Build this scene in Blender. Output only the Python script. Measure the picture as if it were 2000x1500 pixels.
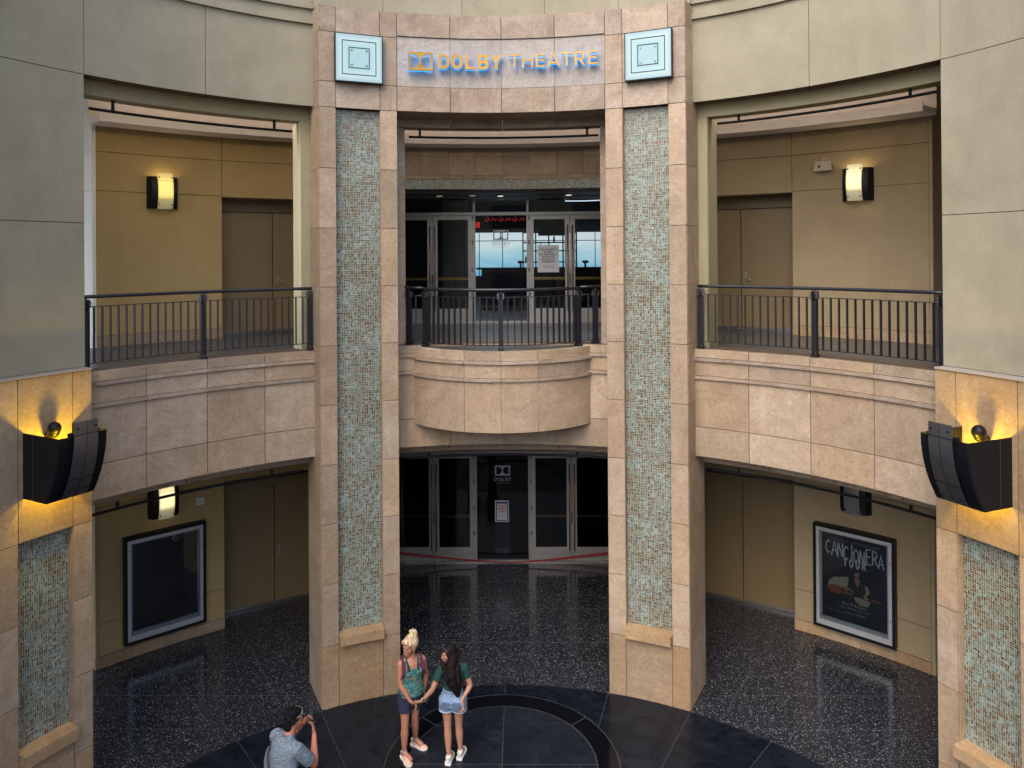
import bpy, bmesh, math, random
from mathutils import Vector, Matrix, noise
R = math.radians; PI = math.pi
random.seed(7)
for o in list(bpy.data.objects): bpy.data.objects.remove(o)
SC = bpy.context.scene; COL = SC.collection
# ------------------------------------------------------------------ camera
cd = bpy.data.cameras.new('camera'); cam = bpy.data.objects.new('camera', cd); COL.objects.link(cam)
yaw, pit, rol = -0.0129072, 0.004, -0.007
fw = Vector((math.sin(yaw)*math.cos(pit), math.cos(yaw)*math.cos(pit), math.sin(pit)))
rt = Vector((math.cos(yaw), -math.sin(yaw), 0)); up = rt.cross(fw)
Rr = rt*math.cos(rol)+up*math.sin(rol); Uu = -rt*math.sin(rol)+up*math.cos(rol)
m = Matrix((Rr, Uu, -fw)).transposed().to_4x4(); m.translation = (0.3016, -5.8846, 6.65)
cam.matrix_world = m
cd.sensor_width = 36; cd.lens = 1450/2000*36; cd.shift_y = -(750-493.26)/2000; cd.shift_x = 0
cd.clip_start = 0.05; cd.clip_end = 2000
SC.camera = cam
# ------------------------------------------------------------------ sky, sun, exposure
W = bpy.data.worlds.new('World'); SC.world = W; W.use_nodes = True
nt = W.node_tree; bg = nt.nodes['Background']
sky = nt.nodes.new('ShaderNodeTexSky'); sky.sky_type = 'NISHITA'; sky.sun_disc = False
sky.sun_elevation = R(48); sky.sun_rotation = R(205); sky.air_density = 1.0; sky.dust_density = 4.0; sky.ozone_density = 1.0
nt.links.new(sky.outputs[0], bg.inputs[0]); bg.inputs[1].default_value = 0.15
sl = bpy.data.lights.new('sun', 'SUN'); sun = bpy.data.objects.new('sun', sl); COL.objects.link(sun)
sl.energy = 0.5; sl.angle = R(70); sl.color = (1, 0.965, 0.92)
el, az = R(48), R(205)
sd = Vector((math.sin(az)*math.cos(el), math.cos(az)*math.cos(el), math.sin(el)))
sun.rotation_euler = sd.to_track_quat('Z', 'Y').to_euler()
SC.view_settings.view_transform = 'Standard'; SC.view_settings.look = 'None'
SC.view_settings.exposure = 1.32; SC.view_settings.gamma = 1
SC.render.resolution_x = 1024; SC.render.resolution_y = 768
try:
    SC.cycles.max_bounces = 8; SC.cycles.diffuse_bounces = 5; SC.cycles.glossy_bounces = 4; SC.cycles.transparent_max_bounces = 8
    SC.cycles.sample_clamp_indirect = 4
except Exception: pass
# ------------------------------------------------------------------ node helpers / materials
def mat(name):
    m = bpy.data.materials.new(name); m.use_nodes = True
    return m, m.node_tree.nodes, m.node_tree.links, m.node_tree.nodes['Principled BSDF']
def N(ns, t, **k):
    n = ns.new('ShaderNode'+t)
    for a, v in k.items():
        if a.startswith('i_'):
            key = a[2:]; key = int(key) if key.isdigit() else key
            n.inputs[key].default_value = v
        else: setattr(n, a, v)
    return n
def mixc(ns, ls, fac, a, b, mode='MIX'):
    n = ns.new('ShaderNodeMix'); n.data_type = 'RGBA'; n.blend_type = mode
    for sock, v in ((n.inputs[0], fac), (n.inputs[6], a), (n.inputs[7], b)):
        if isinstance(v, bpy.types.NodeSocket): ls.new(v, sock)
        else: sock.default_value = v if not isinstance(v, tuple) or len(v) == 4 else (*v, 1)
    return n.outputs[2]
def M2(ns, ls, op, a, b=None, c=None):
    n = ns.new('ShaderNodeMath'); n.operation = op
    for i, v in enumerate((a, b, c)):
        if v is None: continue
        if isinstance(v, bpy.types.NodeSocket): ls.new(v, n.inputs[i])
        else: n.inputs[i].default_value = v
    return n.outputs[0]
def ramp(ns, ls, src, *st):
    n = ns.new('ShaderNodeValToRGB'); e = n.color_ramp.elements
    while len(e) < len(st): e.new(0.5)
    for i, (p, c) in enumerate(st):
        e[i].position = p; e[i].color = (*c, 1) if isinstance(c, tuple) else (c, c, c, 1)
    ls.new(src, n.inputs[0]); return n.outputs[0]
def coords(ns, ls, scale=(1, 1, 1), rnd=False, uv=False):
    tc = ns.new('ShaderNodeTexCoord'); s = tc.outputs['UV' if uv else 'Object']
    if rnd:
        at = ns.new('ShaderNodeAttribute'); at.attribute_name = 'rnd'
        va = ns.new('ShaderNodeVectorMath'); va.operation = 'ADD'
        sc = ns.new('ShaderNodeVectorMath'); sc.operation = 'SCALE'; sc.inputs[0].default_value = (37, 23, 51)
        ls.new(at.outputs['Fac'], sc.inputs[3]); ls.new(s, va.inputs[0]); ls.new(sc.outputs[0], va.inputs[1]); s = va.outputs[0]
    mp = ns.new('ShaderNodeMapping'); mp.inputs['Scale'].default_value = scale; ls.new(s, mp.inputs[0])
    return mp.outputs[0]
def nz(ns, ls, co, scale, detail=4, rough=.55, dist=0):
    n = N(ns, 'TexNoise', i_Scale=scale, i_Detail=detail, i_Roughness=rough, i_Distortion=dist)
    ls.new(co, n.inputs['Vector']); return n.outputs['Fac']
def bump(ns, ls, bs, h, st=.2, d=.01):
    b = N(ns, 'Bump', i_Strength=st, i_Distance=d); ls.new(h, b.inputs['Height']); ls.new(b.outputs[0], bs.inputs['Normal'])
def simple(name, col, rough=.5, metal=0, noise_amt=0, nscale=8, spec=None, bmp=0):
    m, ns, ls, bs = mat(name)
    bs.inputs['Base Color'].default_value = (*col, 1); bs.inputs['Roughness'].default_value = rough; bs.inputs['Metallic'].default_value = metal
    if spec is not None: bs.inputs['Specular IOR Level'].default_value = spec
    co = coords(ns, ls)
    f = nz(ns, ls, co, nscale, 5)
    a = noise_amt or .12
    c = mixc(ns, ls, f, tuple(x*(1-a) for x in col), tuple(min(1, x*(1+a)) for x in col)); ls.new(c, bs.inputs['Base Color'])
    if bmp: bump(ns, ls, bs, nz(ns, ls, co, nscale*6), bmp, .005)
    return m
def emit(name, col, st):
    m, ns, ls, bs = mat(name)
    bs.inputs['Base Color'].default_value = (*[c*.6 for c in col], 1)
    bs.inputs['Emission Color'].default_value = (*col, 1); bs.inputs['Emission Strength'].default_value = st
    return m
def stucco(name, c1, c2, stain=.5):
    m, ns, ls, bs = mat(name); co = coords(ns, ls)
    f = ramp(ns, ls, nz(ns, ls, co, .75, 5, .6, .6), (.3, 0.), (.7, 1.))
    g = ramp(ns, ls, nz(ns, ls, co, 2.6, 6, .65, .3), (.35, 0.), (.75, 1.))
    c = mixc(ns, ls, f, c1, c2)
    c = mixc(ns, ls, M2(ns, ls, 'MULTIPLY', g, .28*stain*2), c, tuple(x*1.22 for x in c2))
    w = ramp(ns, ls, nz(ns, ls, coords(ns, ls, (1.6, 1.6, .35)), 1.6, 5, .6, .5), (.45, 0.), (.8, 1.))
    c = mixc(ns, ls, M2(ns, ls, 'MULTIPLY', w, .34), c, tuple(x*.72 for x in c1))
    fi = nz(ns, ls, co, 45, 4, .7)
    c = mixc(ns, ls, .12, c, ramp(ns, ls, fi, (.3, 0.25), (.7, .6)))
    ls.new(c, bs.inputs['Base Color']); bs.inputs['Roughness'].default_value = .85
    bump(ns, ls, bs, fi, .25, .004)
    return m
def travertine(name, dark, light, warm=0.4):
    m, ns, ls, bs = mat(name); co = coords(ns, ls, rnd=True)
    at = ns.new('ShaderNodeAttribute'); at.attribute_name = 'rnd'
    f = ramp(ns, ls, nz(ns, ls, co, 1.5, 6, .6, 1.4), (.28, 0.), (.72, 1.))
    c = mixc(ns, ls, f, dark, light)
    # cloudy ochre iron stains
    o = ramp(ns, ls, nz(ns, ls, co, 2.3, 5, .62, 3.0), (.5, 0.), (.74, 1.))
    c = mixc(ns, ls, M2(ns, ls, 'MULTIPLY', o, warm), c, (.50, .285, .135))
    # veins
    wv = N(ns, 'TexNoise', i_Scale=1.3, i_Detail=6, i_Roughness=.65, i_Distortion=2.2)
    ls.new(coords(ns, ls, (1, 1, 2.2), rnd=True), wv.inputs['Vector'])
    v = ramp(ns, ls, M2(ns, ls, 'ABSOLUTE', M2(ns, ls, 'SUBTRACT', wv.outputs['Fac'], .5)), (.0, 1.), (.022, 0.))
    c = mixc(ns, ls, M2(ns, ls, 'MULTIPLY', v, .45), c, (.22, .12, .065))
    # vertical weathering streaks
    s = ramp(ns, ls, nz(ns, ls, coords(ns, ls, (7, 7, .5), rnd=True), 1.5, 5, .65, .3), (.5, 0.), (.78, 1.))
    c = mixc(ns, ls, M2(ns, ls, 'MULTIPLY', s, .30), c, tuple(min(1, x*1.28) for x in light))
    # pits & fossils
    p = nz(ns, ls, co, 24, 5, .75, .8)
    c = mixc(ns, ls, M2(ns, ls, 'MULTIPLY', ramp(ns, ls, p, (.32, 1.), (.46, 0.)), .6), c, (.17, .10, .065))
    c = mixc(ns, ls, M2(ns, ls, 'MULTIPLY', ramp(ns, ls, p, (.58, 0.), (.70, 1.)), .55), c, (.60, .50, .41))
    hs = N(ns, 'HueSaturation'); ls.new(c, hs.inputs['Color'])
    ls.new(M2(ns, ls, 'MULTIPLY_ADD', at.outputs['Fac'], .28, .83), hs.inputs['Value'])
    ls.new(M2(ns, ls, 'MULTIPLY_ADD', M2(ns, ls, 'FRACT', M2(ns, ls, 'MULTIPLY', at.outputs['Fac'], 7.3)), .2, .86), hs.inputs['Saturation'])
    ls.new(hs.outputs[0], bs.inputs['Base Color'])
    bs.inputs['Roughness'].default_value = .62
    bump(ns, ls, bs, p, .3, .004)
    return m
def mosaic(name, cell=.052):
    m, ns, ls, bs = mat(name)
    tc = ns.new('ShaderNodeTexCoord'); se = ns.new('ShaderNodeSeparateXYZ')
    # slight waviness of the hand-laid tile rows
    wn = N(ns, 'TexNoise', i_Scale=5.0, i_Detail=2.0); ls.new(tc.outputs['UV'], wn.inputs['Vector'])
    wa = N(ns, 'VectorMath', operation='MULTIPLY_ADD'); ls.new(wn.outputs['Color'], wa.inputs[0]); wa.inputs[1].default_value = (.02, .02, 0); ls.new(tc.outputs['UV'], wa.inputs[2])
    ls.new(wa.outputs[0], se.inputs[0]); ux = M2(ns, ls, 'DIVIDE', se.outputs[0], cell); uy = M2(ns, ls, 'DIVIDE', se.outputs[1], cell)
    bx, by = M2(ns, ls, 'FLOOR', ux), M2(ns, ls, 'FLOOR', uy); lx, ly = M2(ns, ls, 'FRACT', ux), M2(ns, ls, 'FRACT', uy)
    cb = N(ns, 'CombineXYZ'); ls.new(bx, cb.inputs[0]); ls.new(by, cb.inputs[1])
    wn1 = N(ns, 'TexWhiteNoise', noise_dimensions='2D'); ls.new(cb.outputs[0], wn1.inputs['Vector']); r = wn1.outputs['Value']
    sx = M2(ns, ls, 'LESS_THAN', r, .68); sy = M2(ns, ls, 'GREATER_THAN', r, .34)   # split in x, split in y
    kx = M2(ns, ls, 'ADD', sx, 1.); ky = M2(ns, ls, 'ADD', sy, 1.)
    tx = M2(ns, ls, 'MULTIPLY', lx, kx); ty = M2(ns, ls, 'MULTIPLY', ly, ky)
    fx, fy = M2(ns, ls, 'FLOOR', tx), M2(ns, ls, 'FLOOR', ty); qx, qy = M2(ns, ls, 'FRACT', tx), M2(ns, ls, 'FRACT', ty)
    def edge(q, k):
        e = M2(ns, ls, 'MINIMUM', q, M2(ns, ls, 'SUBTRACT', 1., q)); return M2(ns, ls, 'DIVIDE', e, k)
    d = M2(ns, ls, 'MINIMUM', edge(qx, kx), edge(qy, ky))
    grout = M2(ns, ls, 'LESS_THAN', d, .042)
    cc = N(ns, 'CombineXYZ'); ls.new(M2(ns, ls, 'MULTIPLY_ADD', bx, 2., fx), cc.inputs[0]); ls.new(M2(ns, ls, 'MULTIPLY_ADD', by, 2., fy), cc.inputs[1])
    w2 = N(ns, 'TexWhiteNoise', noise_dimensions='2D'); ls.new(cc.outputs[0], w2.inputs['Vector'])
    zone = nz(ns, ls, tc.outputs['UV'], 2.2, 4, .6, 1.0)
    t = M2(ns, ls, 'ADD', w2.outputs['Value'], M2(ns, ls, 'MULTIPLY_ADD', zone, 1.5, -.75))
    cr = ns.new('ShaderNodeValToRGB'); cr.color_ramp.interpolation = 'CONSTANT'; e = cr.color_ramp.elements
    cols = [(0, (.08, .058, .034)), (.13, (.125, .095, .055)), (.27, (.072, .078, .058)), (.38, (.145, .13, .09)), (.47, (.15, .165, .135)), (.60, (.105, .155, .145)), (.74, (.15, .215, .205)), (.92, (.21, .28, .27))]
    while len(e) < len(cols): e.new(.5)
    for i, (p, c) in enumerate(cols): e[i].position = p; e[i].color = (*c, 1)
    ls.new(t, cr.inputs[0])
    col = mixc(ns, ls, M2(ns, ls, 'GREATER_THAN', wn1.outputs['Value'], 2), cr.outputs[0], (.3, .05, .03))
    w3 = N(ns, 'TexWhiteNoise', noise_dimensions='3D'); ls.new(cc.outputs[0], w3.inputs['Vector'])
    col = mixc(ns, ls, M2(ns, ls, 'GREATER_THAN', w3.outputs['Value'], .992), col, (.16, .04, .025))
    col = mixc(ns, ls, grout, col, (.36, .36, .30))
    ls.new(col, bs.inputs['Base Color'])
    ls.new(M2(ns, ls, 'MULTIPLY_ADD', grout, .5, .22), bs.inputs['Roughness'])
    bump(ns, ls, bs, M2(ns, ls, 'SUBTRACT', 1., grout), .3, .002)
    return m
def terrazzo(name):
    m, ns, ls, bs = mat(name); co = coords(ns, ls)
    v = N(ns, 'TexVoronoi', i_Scale=56, i_Randomness=1.); ls.new(co, v.inputs['Vector'])
    sp = N(ns, 'SeparateColor'); ls.new(v.outputs['Color'], sp.inputs[0])
    chip = M2(ns, ls, 'LESS_THAN', v.outputs['Distance'], M2(ns, ls, 'MULTIPLY_ADD', M2(ns, ls, 'MULTIPLY', sp.outputs[0], sp.outputs[0]), .36, .05))
    v2 = N(ns, 'TexVoronoi', i_Scale=75, i_Randomness=1.); ls.new(co, v2.inputs['Vector'])
    sp2 = N(ns, 'SeparateColor'); ls.new(v2.outputs['Color'], sp2.inputs[0])
    chip2 = M2(ns, ls, 'MULTIPLY', M2(ns, ls, 'LESS_THAN', v2.outputs['Distance'], .30), M2(ns, ls, 'GREATER_THAN', sp2.outputs[1], .70))
    base = mixc(ns, ls, nz(ns, ls, co, 1.2, 4), (.007, .009, .014), (.024, .027, .036))
    chipc = mixc(ns, ls, sp.outputs[2], (.18, .18, .19), (.50, .49, .49))
    c = mixc(ns, ls, M2(ns, ls, 'MULTIPLY', chip2, .7), base, (.16, .16, .17)); c = mixc(ns, ls, chip, c, chipc)
    ls.new(c, bs.inputs['Base Color']); 
    ls.new(M2(ns, ls, 'MULTIPLY_ADD', nz(ns, ls, co, 1.5, 5), .12, .07), bs.inputs['Roughness'])
    return m
def slate(name, c1, c2, rough):
    m, ns, ls, bs = mat(name); co = coords(ns, ls, rnd=True)
    f = ramp(ns, ls, nz(ns, ls, co, 1.4, 6, .62, 2.2), (.42, 0.), (.8, 1.))
    g = ramp(ns, ls, nz(ns, ls, coords(ns, ls, (1, 2.5, 1), rnd=True), 5, 6, .7, 1.5), (.45, 0.), (.85, 1.))
    c = mixc(ns, ls, f, c1, c2); c = mixc(ns, ls, M2(ns, ls, 'MULTIPLY', g, .35), c, tuple(x*1.7 for x in c2))
    ls.new(c, bs.inputs['Base Color']); ls.new(M2(ns, ls, 'MULTIPLY_ADD', f, .15, rough), bs.inputs['Roughness']); bs.inputs['Specular IOR Level'].default_value = .2
    bump(ns, ls, bs, g, .05, .002)
    return m
def glass(name, tint, refl=1.45, boost=0.0):
    m = bpy.data.materials.new(name); m.use_nodes = True; ns = m.node_tree.nodes; ls = m.node_tree.links; ns.clear()
    out = ns.new('ShaderNodeOutputMaterial'); mx = ns.new('ShaderNodeMixShader'); tr = ns.new('ShaderNodeBsdfTransparent'); gl = ns.new('ShaderNodeBsdfGlossy')
    fr = N(ns, 'Fresnel', i_IOR=refl); tr.inputs[0].default_value = (*tint, 1); gl.inputs['Roughness'].default_value = .01
    ls.new(M2(ns, ls, 'ADD', fr.outputs[0], boost), mx.inputs[0]); ls.new(tr.outputs[0], mx.inputs[1]); ls.new(gl.outputs[0], mx.inputs[2]); ls.new(mx.outputs[0], out.inputs[0])
    return m
def fabric(name, c1, c2, scale=60, stretch=(1, 1, 1), rough=.9, spec=.5):
    m, ns, ls, bs = mat(name); bs.inputs['Specular IOR Level'].default_value = spec
    f = ramp(ns, ls, nz(ns, ls, coords(ns, ls, stretch), scale, 4, .7), (.38, 0.), (.62, 1.))
    c = mixc(ns, ls, f, c1, c2); ls.new(c, bs.inputs['Base Color']); bs.inputs['Roughness'].default_value = rough
    w = nz(ns, ls, coords(ns, ls, (1, 1, 2)), 13, 3, .5, 1.2); bump(ns, ls, bs, w, .9, .02)
    return m
MT = {}
MT['stucco'] = stucco('green_grey_stucco', (.205, .182, .112), (.278, .254, .172), .9)
MT['cream'] = stucco('lit_jamb_plaster', (.72, .68, .46), (.78, .74, .52), .2)  # paler than the olive jamb: daylight on the left return put into the colour
MT['olive'] = stucco('olive_ochre_stucco', (.26, .225, .115), (.31, .27, .15), .3)
MT['ochre'] = stucco('ochre_plaster', (.35, .232, .066), (.41, .285, .095), .35)
MT['tan'] = stucco('tan_plaster', (.25, .178, .080), (.31, .235, .122), .8)
MT['daylit_plaster'] = stucco('daylit_plaster', (.80, .80, .74), (.85, .85, .80), .2)  # whiter than the other returns: daylight on the upper left one painted in
MT['cove'] = simple('cove_plaster', (.62, .56, .50), .8)
MT['trav'] = travertine('pink_travertine', (.268, .196, .128), (.405, .315, .225), .20)
MT['trav_w'] = travertine('weathered_travertine', (.222, .160, .112), (.41, .335, .262), .10)
MT['trav_g'] = travertine('golden_travertine', (.27, .182, .10), (.375, .275, .17), .42)
MT['panel'] = travertine('pale_lilac_stone', (.315, .285, .26), (.405, .37, .345), .04)
MT['grout'] = simple('dark_grout', (.10, .07, .05), .9)
MT['mosaic'] = mosaic('glass_mosaic')
MT['terrazzo'] = terrazzo('black_terrazzo')
MT['slate'] = slate('charcoal_slate', (.004, .006, .011), (.015, .019, .028), .26)
MT['granite'] = slate('polished_black_granite', (.003, .004, .006), (.005, .006, .009), .08)
MT['joint'] = simple('pale_floor_joint', (.085, .095, .105), .5)
MT['tilefloor'] = slate('grey_gallery_tile', (.055, .056, .058), (.10, .10, .10), .28)
MT['door'] = simple('taupe_door_paint', (.185, .132, .062), .5, 0, .06, 3)
MT['blackmetal'] = simple('black_painted_metal', (.005, .006, .009), .42, .0, .2, 30, .22)
MT['railmetal'] = simple('blue_black_rail_paint', (.012, .014, .021), .36, .0, .2, 20)
MT['gunmetal'] = simple('brushed_gunmetal', (.20, .20, .215), .36, .9, .3, 14)
MT['steel'] = simple('satin_steel', (.42, .41, .39), .38, .85, .1, 10)
MT['alu'] = simple('anodised_door_frame', (.34, .33, .31), .42, .5, .08, 6)
MT['silver'] = simple('silver_case_frame', (.50, .51, .55), .4, .5, .1, 12)
MT['brass'] = simple('brass', (.60, .38, .12), .28, .9, .2, 12)
MT['copper'] = simple('bronze_pull', (.30, .17, .12), .3, .8, .2, 12)
MT['gold'] = simple('aged_gold', (.36, .21, .045), .38, .6, .5, 9)
MT['glass'] = glass('clear_glass', (.80, .84, .86), 1.5)
MT['dark_glass'] = glass('tinted_glass', (.50, .54, .62), 1.22)
MT['white'] = simple('white_paper', (.62, .62, .66), .7, 0, .04)
MT['ink'] = simple('black_ink', (.02, .02, .025), .6)
MT['redink'] = simple('red_ink', (.35, .03, .03), .6)
MT['blueink'] = simple('blue_ink', (.02, .045, .16), .6)
MT['etch'] = simple('etched_film', (.40, .43, .47), .7)
MT['red'] = simple('red_tape', (.24, .008, .02), .5)
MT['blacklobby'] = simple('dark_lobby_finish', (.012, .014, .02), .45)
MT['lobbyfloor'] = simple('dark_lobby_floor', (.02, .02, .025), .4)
MT['white_box'] = simple('grey_plastic', (.40, .34, .29), .5)
MT['skin_a'] = simple('tanned_skin', (.37, .165, .105), .48, 0, .1, 30)
MT['skin_b'] = simple('light_olive_skin', (.40, .205, .135), .5, 0, .08, 30)
MT['skin_c'] = simple('ruddy_skin', (.40, .155, .105), .48, 0, .12, 25)

# ------------------------------------------------------------------ mesh builder
class MB:
    def __init__(s): s.v = []; s.f = []; s.uv = []; s.rn = []; s.mi = []; s.sm = []
    def quad(s, p, uv=None, rn=0., mi=0, sm=False):
        n = len(s.v); s.v += [tuple(q) for q in p]; s.f.append(tuple(range(n, n+len(p)))); s.uv.append(uv or [(0, 0)]*len(p)); s.rn.append(rn); s.mi.append(mi); s.sm.append(sm)
    def grid(s, rows, uvf=None, rn=0., mi=0, sm=True, closed=False):
        n = len(s.v); H = len(rows); Wd = len(rows[0])
        for r in rows: s.v += [tuple(q) for q in r]
        for i in range(H-1):
            for j in range(Wd if closed else Wd-1):
                j2 = (j+1) % Wd
                s.f.append((n+i*Wd+j, n+i*Wd+j2, n+(i+1)*Wd+j2, n+(i+1)*Wd+j))
                s.uv.append([(j/Wd, i/H)]*4 if not uvf else [uvf(i, j), uvf(i, j+1), uvf(i+1, j+1), uvf(i+1, j)]); s.rn.append(rn); s.mi.append(mi); s.sm.append(sm)
        return n
    def box(s, x0, x1, y0, y1, z0, z1, rn=0., mi=0, M=None):
        c = [Vector((x, y, z)) for z in (z0, z1) for y in (y0, y1) for x in (x0, x1)]
        if M: c = [M @ q for q in c]
        for f in ((0, 2, 3, 1), (4, 5, 7, 6), (0, 1, 5, 4), (2, 6, 7, 3), (0, 4, 6, 2), (1, 3, 7, 5)):
            s.quad([c[i] for i in f], rn=rn, mi=mi)
    def arcbox(s, a0, a1, r0, r1, z0, z1, rn=None, mi=0, step=1.6, c=(0, 0)):
        """closed box in cylindrical coordinates, angles in degrees from +y towards +x"""
        if rn is None: rn = random.random()
        if a0 > a1: a0, a1 = a1, a0
        n = max(1, int(math.ceil(abs(a1-a0)/step)))
        def P(a, r, z): a = R(a); return (c[0]+r*math.sin(a), c[1]+r*math.cos(a), z)
        for i in range(n):
            A = a0+(a1-a0)*i/n; B = a0+(a1-a0)*(i+1)/n; uA, uB = R(A)*r0, R(B)*r0
            s.quad([P(A, r0, z0), P(B, r0, z0), P(B, r0, z1), P(A, r0, z1)], [(uA, z0), (uB, z0), (uB, z1), (uA, z1)], rn, mi)
            s.quad([P(B, r1, z0), P(A, r1, z0), P(A, r1, z1), P(B, r1, z1)], [(uB, z0), (uA, z0), (uA, z1), (uB, z1)], rn, mi)
            s.quad([P(A, r0, z1), P(B, r0, z1), P(B, r1, z1), P(A, r1, z1)], [(uA, r0), (uB, r0), (uB, r1), (uA, r1)], rn, mi)
            s.quad([P(B, r0, z0), P(A, r0, z0), P(A, r1, z0), P(B, r1, z0)], [(uB, r0), (uA, r0), (uA, r1), (uB, r1)], rn, mi)
        s.quad([P(a0, r1, z0), P(a0, r0, z0), P(a0, r0, z1), P(a0, r1, z1)], [(r1, z0), (r0, z0), (r0, z1), (r1, z1)], rn, mi)
        s.quad([P(a1, r0, z0), P(a1, r1, z0), P(a1, r1, z1), P(a1, r0, z1)], [(r0, z0), (r1, z0), (r1, z1), (r0, z1)], rn, mi)
    def slabs(s, As, zs, r0, th=.03, g=.005, mi=0, c=(0, 0), out=False):
        """facing slabs: a grid of separate thin curved blocks with open joints; th goes to larger radius"""
        As = sorted(As)
        for i in range(len(As)-1):
            for j in range(len(zs)-1):
                ga = math.degrees(g/abs(r0))
                s.arcbox(As[i]+ga, As[i+1]-ga, r0, r0+th, zs[j]+g, zs[j+1]-g, mi=mi, c=c)
    def tube(s, pts, r, n=8, mi=0, caps=True, sm=True, rn=0.):
        pts = [Vector(p) for p in pts]; rows = []; prev = None
        rs = r if isinstance(r, (list, tuple)) else [r]*len(pts)
        for i, p in enumerate(pts):
            t = (pts[min(i+1, len(pts)-1)]-pts[max(i-1, 0)]).normalized()
            if prev is None: u = t.orthogonal().normalized()
            else: u = (prev-t*prev.dot(t)).normalized()
            prev = u; w = t.cross(u)
            rows.append([p+(u*math.cos(2*PI*k/n)+w*math.sin(2*PI*k/n))*rs[i] for k in range(n)])
        b = s.grid(rows, mi=mi, sm=sm, closed=True, rn=rn)
        if caps:
            L = len(rows)
            s.f.append(tuple(b+k for k in reversed(range(n)))); s.f.append(tuple(b+(L-1)*n+k for k in range(n)))
            for _ in (0, 1): s.uv.append([(0, 0)]*n); s.rn.append(rn); s.mi.append(mi); s.sm.append(False)
    def ell(s, c, rad, M=None, n=12, mi=0):
        c = Vector(c); M = M or Matrix.Identity(3); rows = []
        for i in range(n+1):
            ph = PI*i/n - PI/2; q = max(math.cos(ph), .02)
            rows.append([c+M @ Vector((rad[0]*q*math.cos(2*PI*k/(n*2)), rad[1]*q*math.sin(2*PI*k/(n*2)), rad[2]*math.sin(ph))) for k in range(n*2)])
        b = s.grid(rows, mi=mi, closed=True); m_ = n*2
        s.f.append(tuple(b+k for k in reversed(range(m_)))); s.f.append(tuple(b+n*m_+k for k in range(m_)))
        for _ in (0, 1): s.uv.append([(0, 0)]*m_); s.rn.append(0); s.mi.append(mi); s.sm.append(True)
    def cap(s, a, b, ra, rb, n=12, mi=0):
        """tapered capsule"""
        a = Vector(a); b = Vector(b); s.ell(a, (ra,)*3, n=6, mi=mi); s.ell(b, (rb,)*3, n=6, mi=mi); s.tube([a, b], [ra, rb], n, mi=mi)
    def chain(s, pts, n=12):
        for (a, ra), (b, rb) in zip(pts, pts[1:]): s.cap(a, b, ra, rb, n)
    def loft(s, secs, n=20, mi=0):
        """secs: (centre, rx, ry, xdir) horizontal elliptical sections, flat ends"""
        rows = []
        for (c, rx, ry, xd) in secs:
            c = Vector(c); x = Vector(xd).normalized(); y = Vector((-x.y, x.x, 0)).normalized()
            rows.append([c+x*rx*math.cos(2*PI*k/n)+y*ry*math.sin(2*PI*k/n) for k in range(n)])
        b = s.grid(rows, closed=True, mi=mi); L = len(rows)
        s.f.append(tuple(b+k for k in reversed(range(n)))); s.f.append(tuple(b+(L-1)*n+k for k in range(n)))
        for _ in (0, 1): s.uv.append([(0, 0)]*n); s.rn.append(0); s.mi.append(mi); s.sm.append(False)
    def poly(s, pts, mi=0):   # flat polygon
        s.quad(pts, mi=mi)
    def prism(s, pts, d, mi=0, rn=0.):
        """pts: closed loop of 3D points (convex), extruded by vector d"""
        d = Vector(d); a = [Vector(p) for p in pts]; b = [p+d for p in a]; n = len(a)
        s.quad(list(reversed(a)), mi=mi, rn=rn); s.quad(b, mi=mi, rn=rn)
        for i in range(n): s.quad([a[i], a[(i+1) % n], b[(i+1) % n], b[i]], mi=mi, rn=rn)
def wloc(o):
    p = Vector((0, 0, 0)); M = Matrix.Identity(4); ch = []
    while o: ch.append(o); o = o.parent
    for q in reversed(ch): M = M @ Matrix.LocRotScale(q.location, q.rotation_euler, None)
    return M
def obj(name, mb, mats, parent=None, local=True, normals=False):
    """link mesh; with local=False vertices are world coordinates and are moved into the parent's frame"""
    me = bpy.data.meshes.new(name); V = mb.v
    if not local and parent:
        Mi = wloc(parent).inverted(); V = [tuple(Mi @ Vector(v)) for v in V]
    me.from_pydata(V, [], mb.f)
    ul = me.uv_layers.new(name='UVMap'); k = 0; dat = []
    for u in mb.uv:
        for q in u: dat += [q[0], q[1]]
    ul.data.foreach_set('uv', dat)
    at = me.attributes.new('rnd', 'FLOAT', 'FACE'); at.data.foreach_set('value', mb.rn)
    if not isinstance(mats, (list, tuple)): mats = [mats]
    for q in mats: me.materials.append(q)
    me.polygons.foreach_set('material_index', mb.mi); me.polygons.foreach_set('use_smooth', mb.sm)
    if normals:
        bm = bmesh.new(); bm.from_mesh(me); bmesh.ops.recalc_face_normals(bm, faces=bm.faces); bm.to_mesh(me); bm.free()
    me.update()
    o = bpy.data.objects.new(name, me); COL.objects.link(o); o.parent = parent
    return o
def thing(name, label, cat, loc=(0, 0, 0), rotz=0, group=None):
    o = bpy.data.objects.new(name, None); COL.objects.link(o); o.empty_display_size = .1
    o.location = loc; o.rotation_euler = (0, 0, rotz); o['label'] = label; o['category'] = cat
    if group: o['group'] = group
    return o
def tag(o, label, cat, group=None):
    o['label'] = label; o['category'] = cat
    if group: o['group'] = group
    return o
def struct(name, mb, mats, label=None):
    o = obj(name, mb, mats); o['kind'] = 'structure'
    if label: o['label'] = label
    return o
def dup(root, loc, rotz, label, group=None):
    def cp(o, par):
        c = o.copy(); COL.objects.link(c); c.parent = par
        for k in o.children: cp(k, c)
        return c
    r = cp(root, None); r.location = loc; r.rotation_euler = (0, 0, rotz); r['label'] = label
    if group: r['group'] = group
    return r
def P(a, r, z): a = R(a); return Vector((r*math.sin(a), r*math.cos(a), z))
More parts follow.
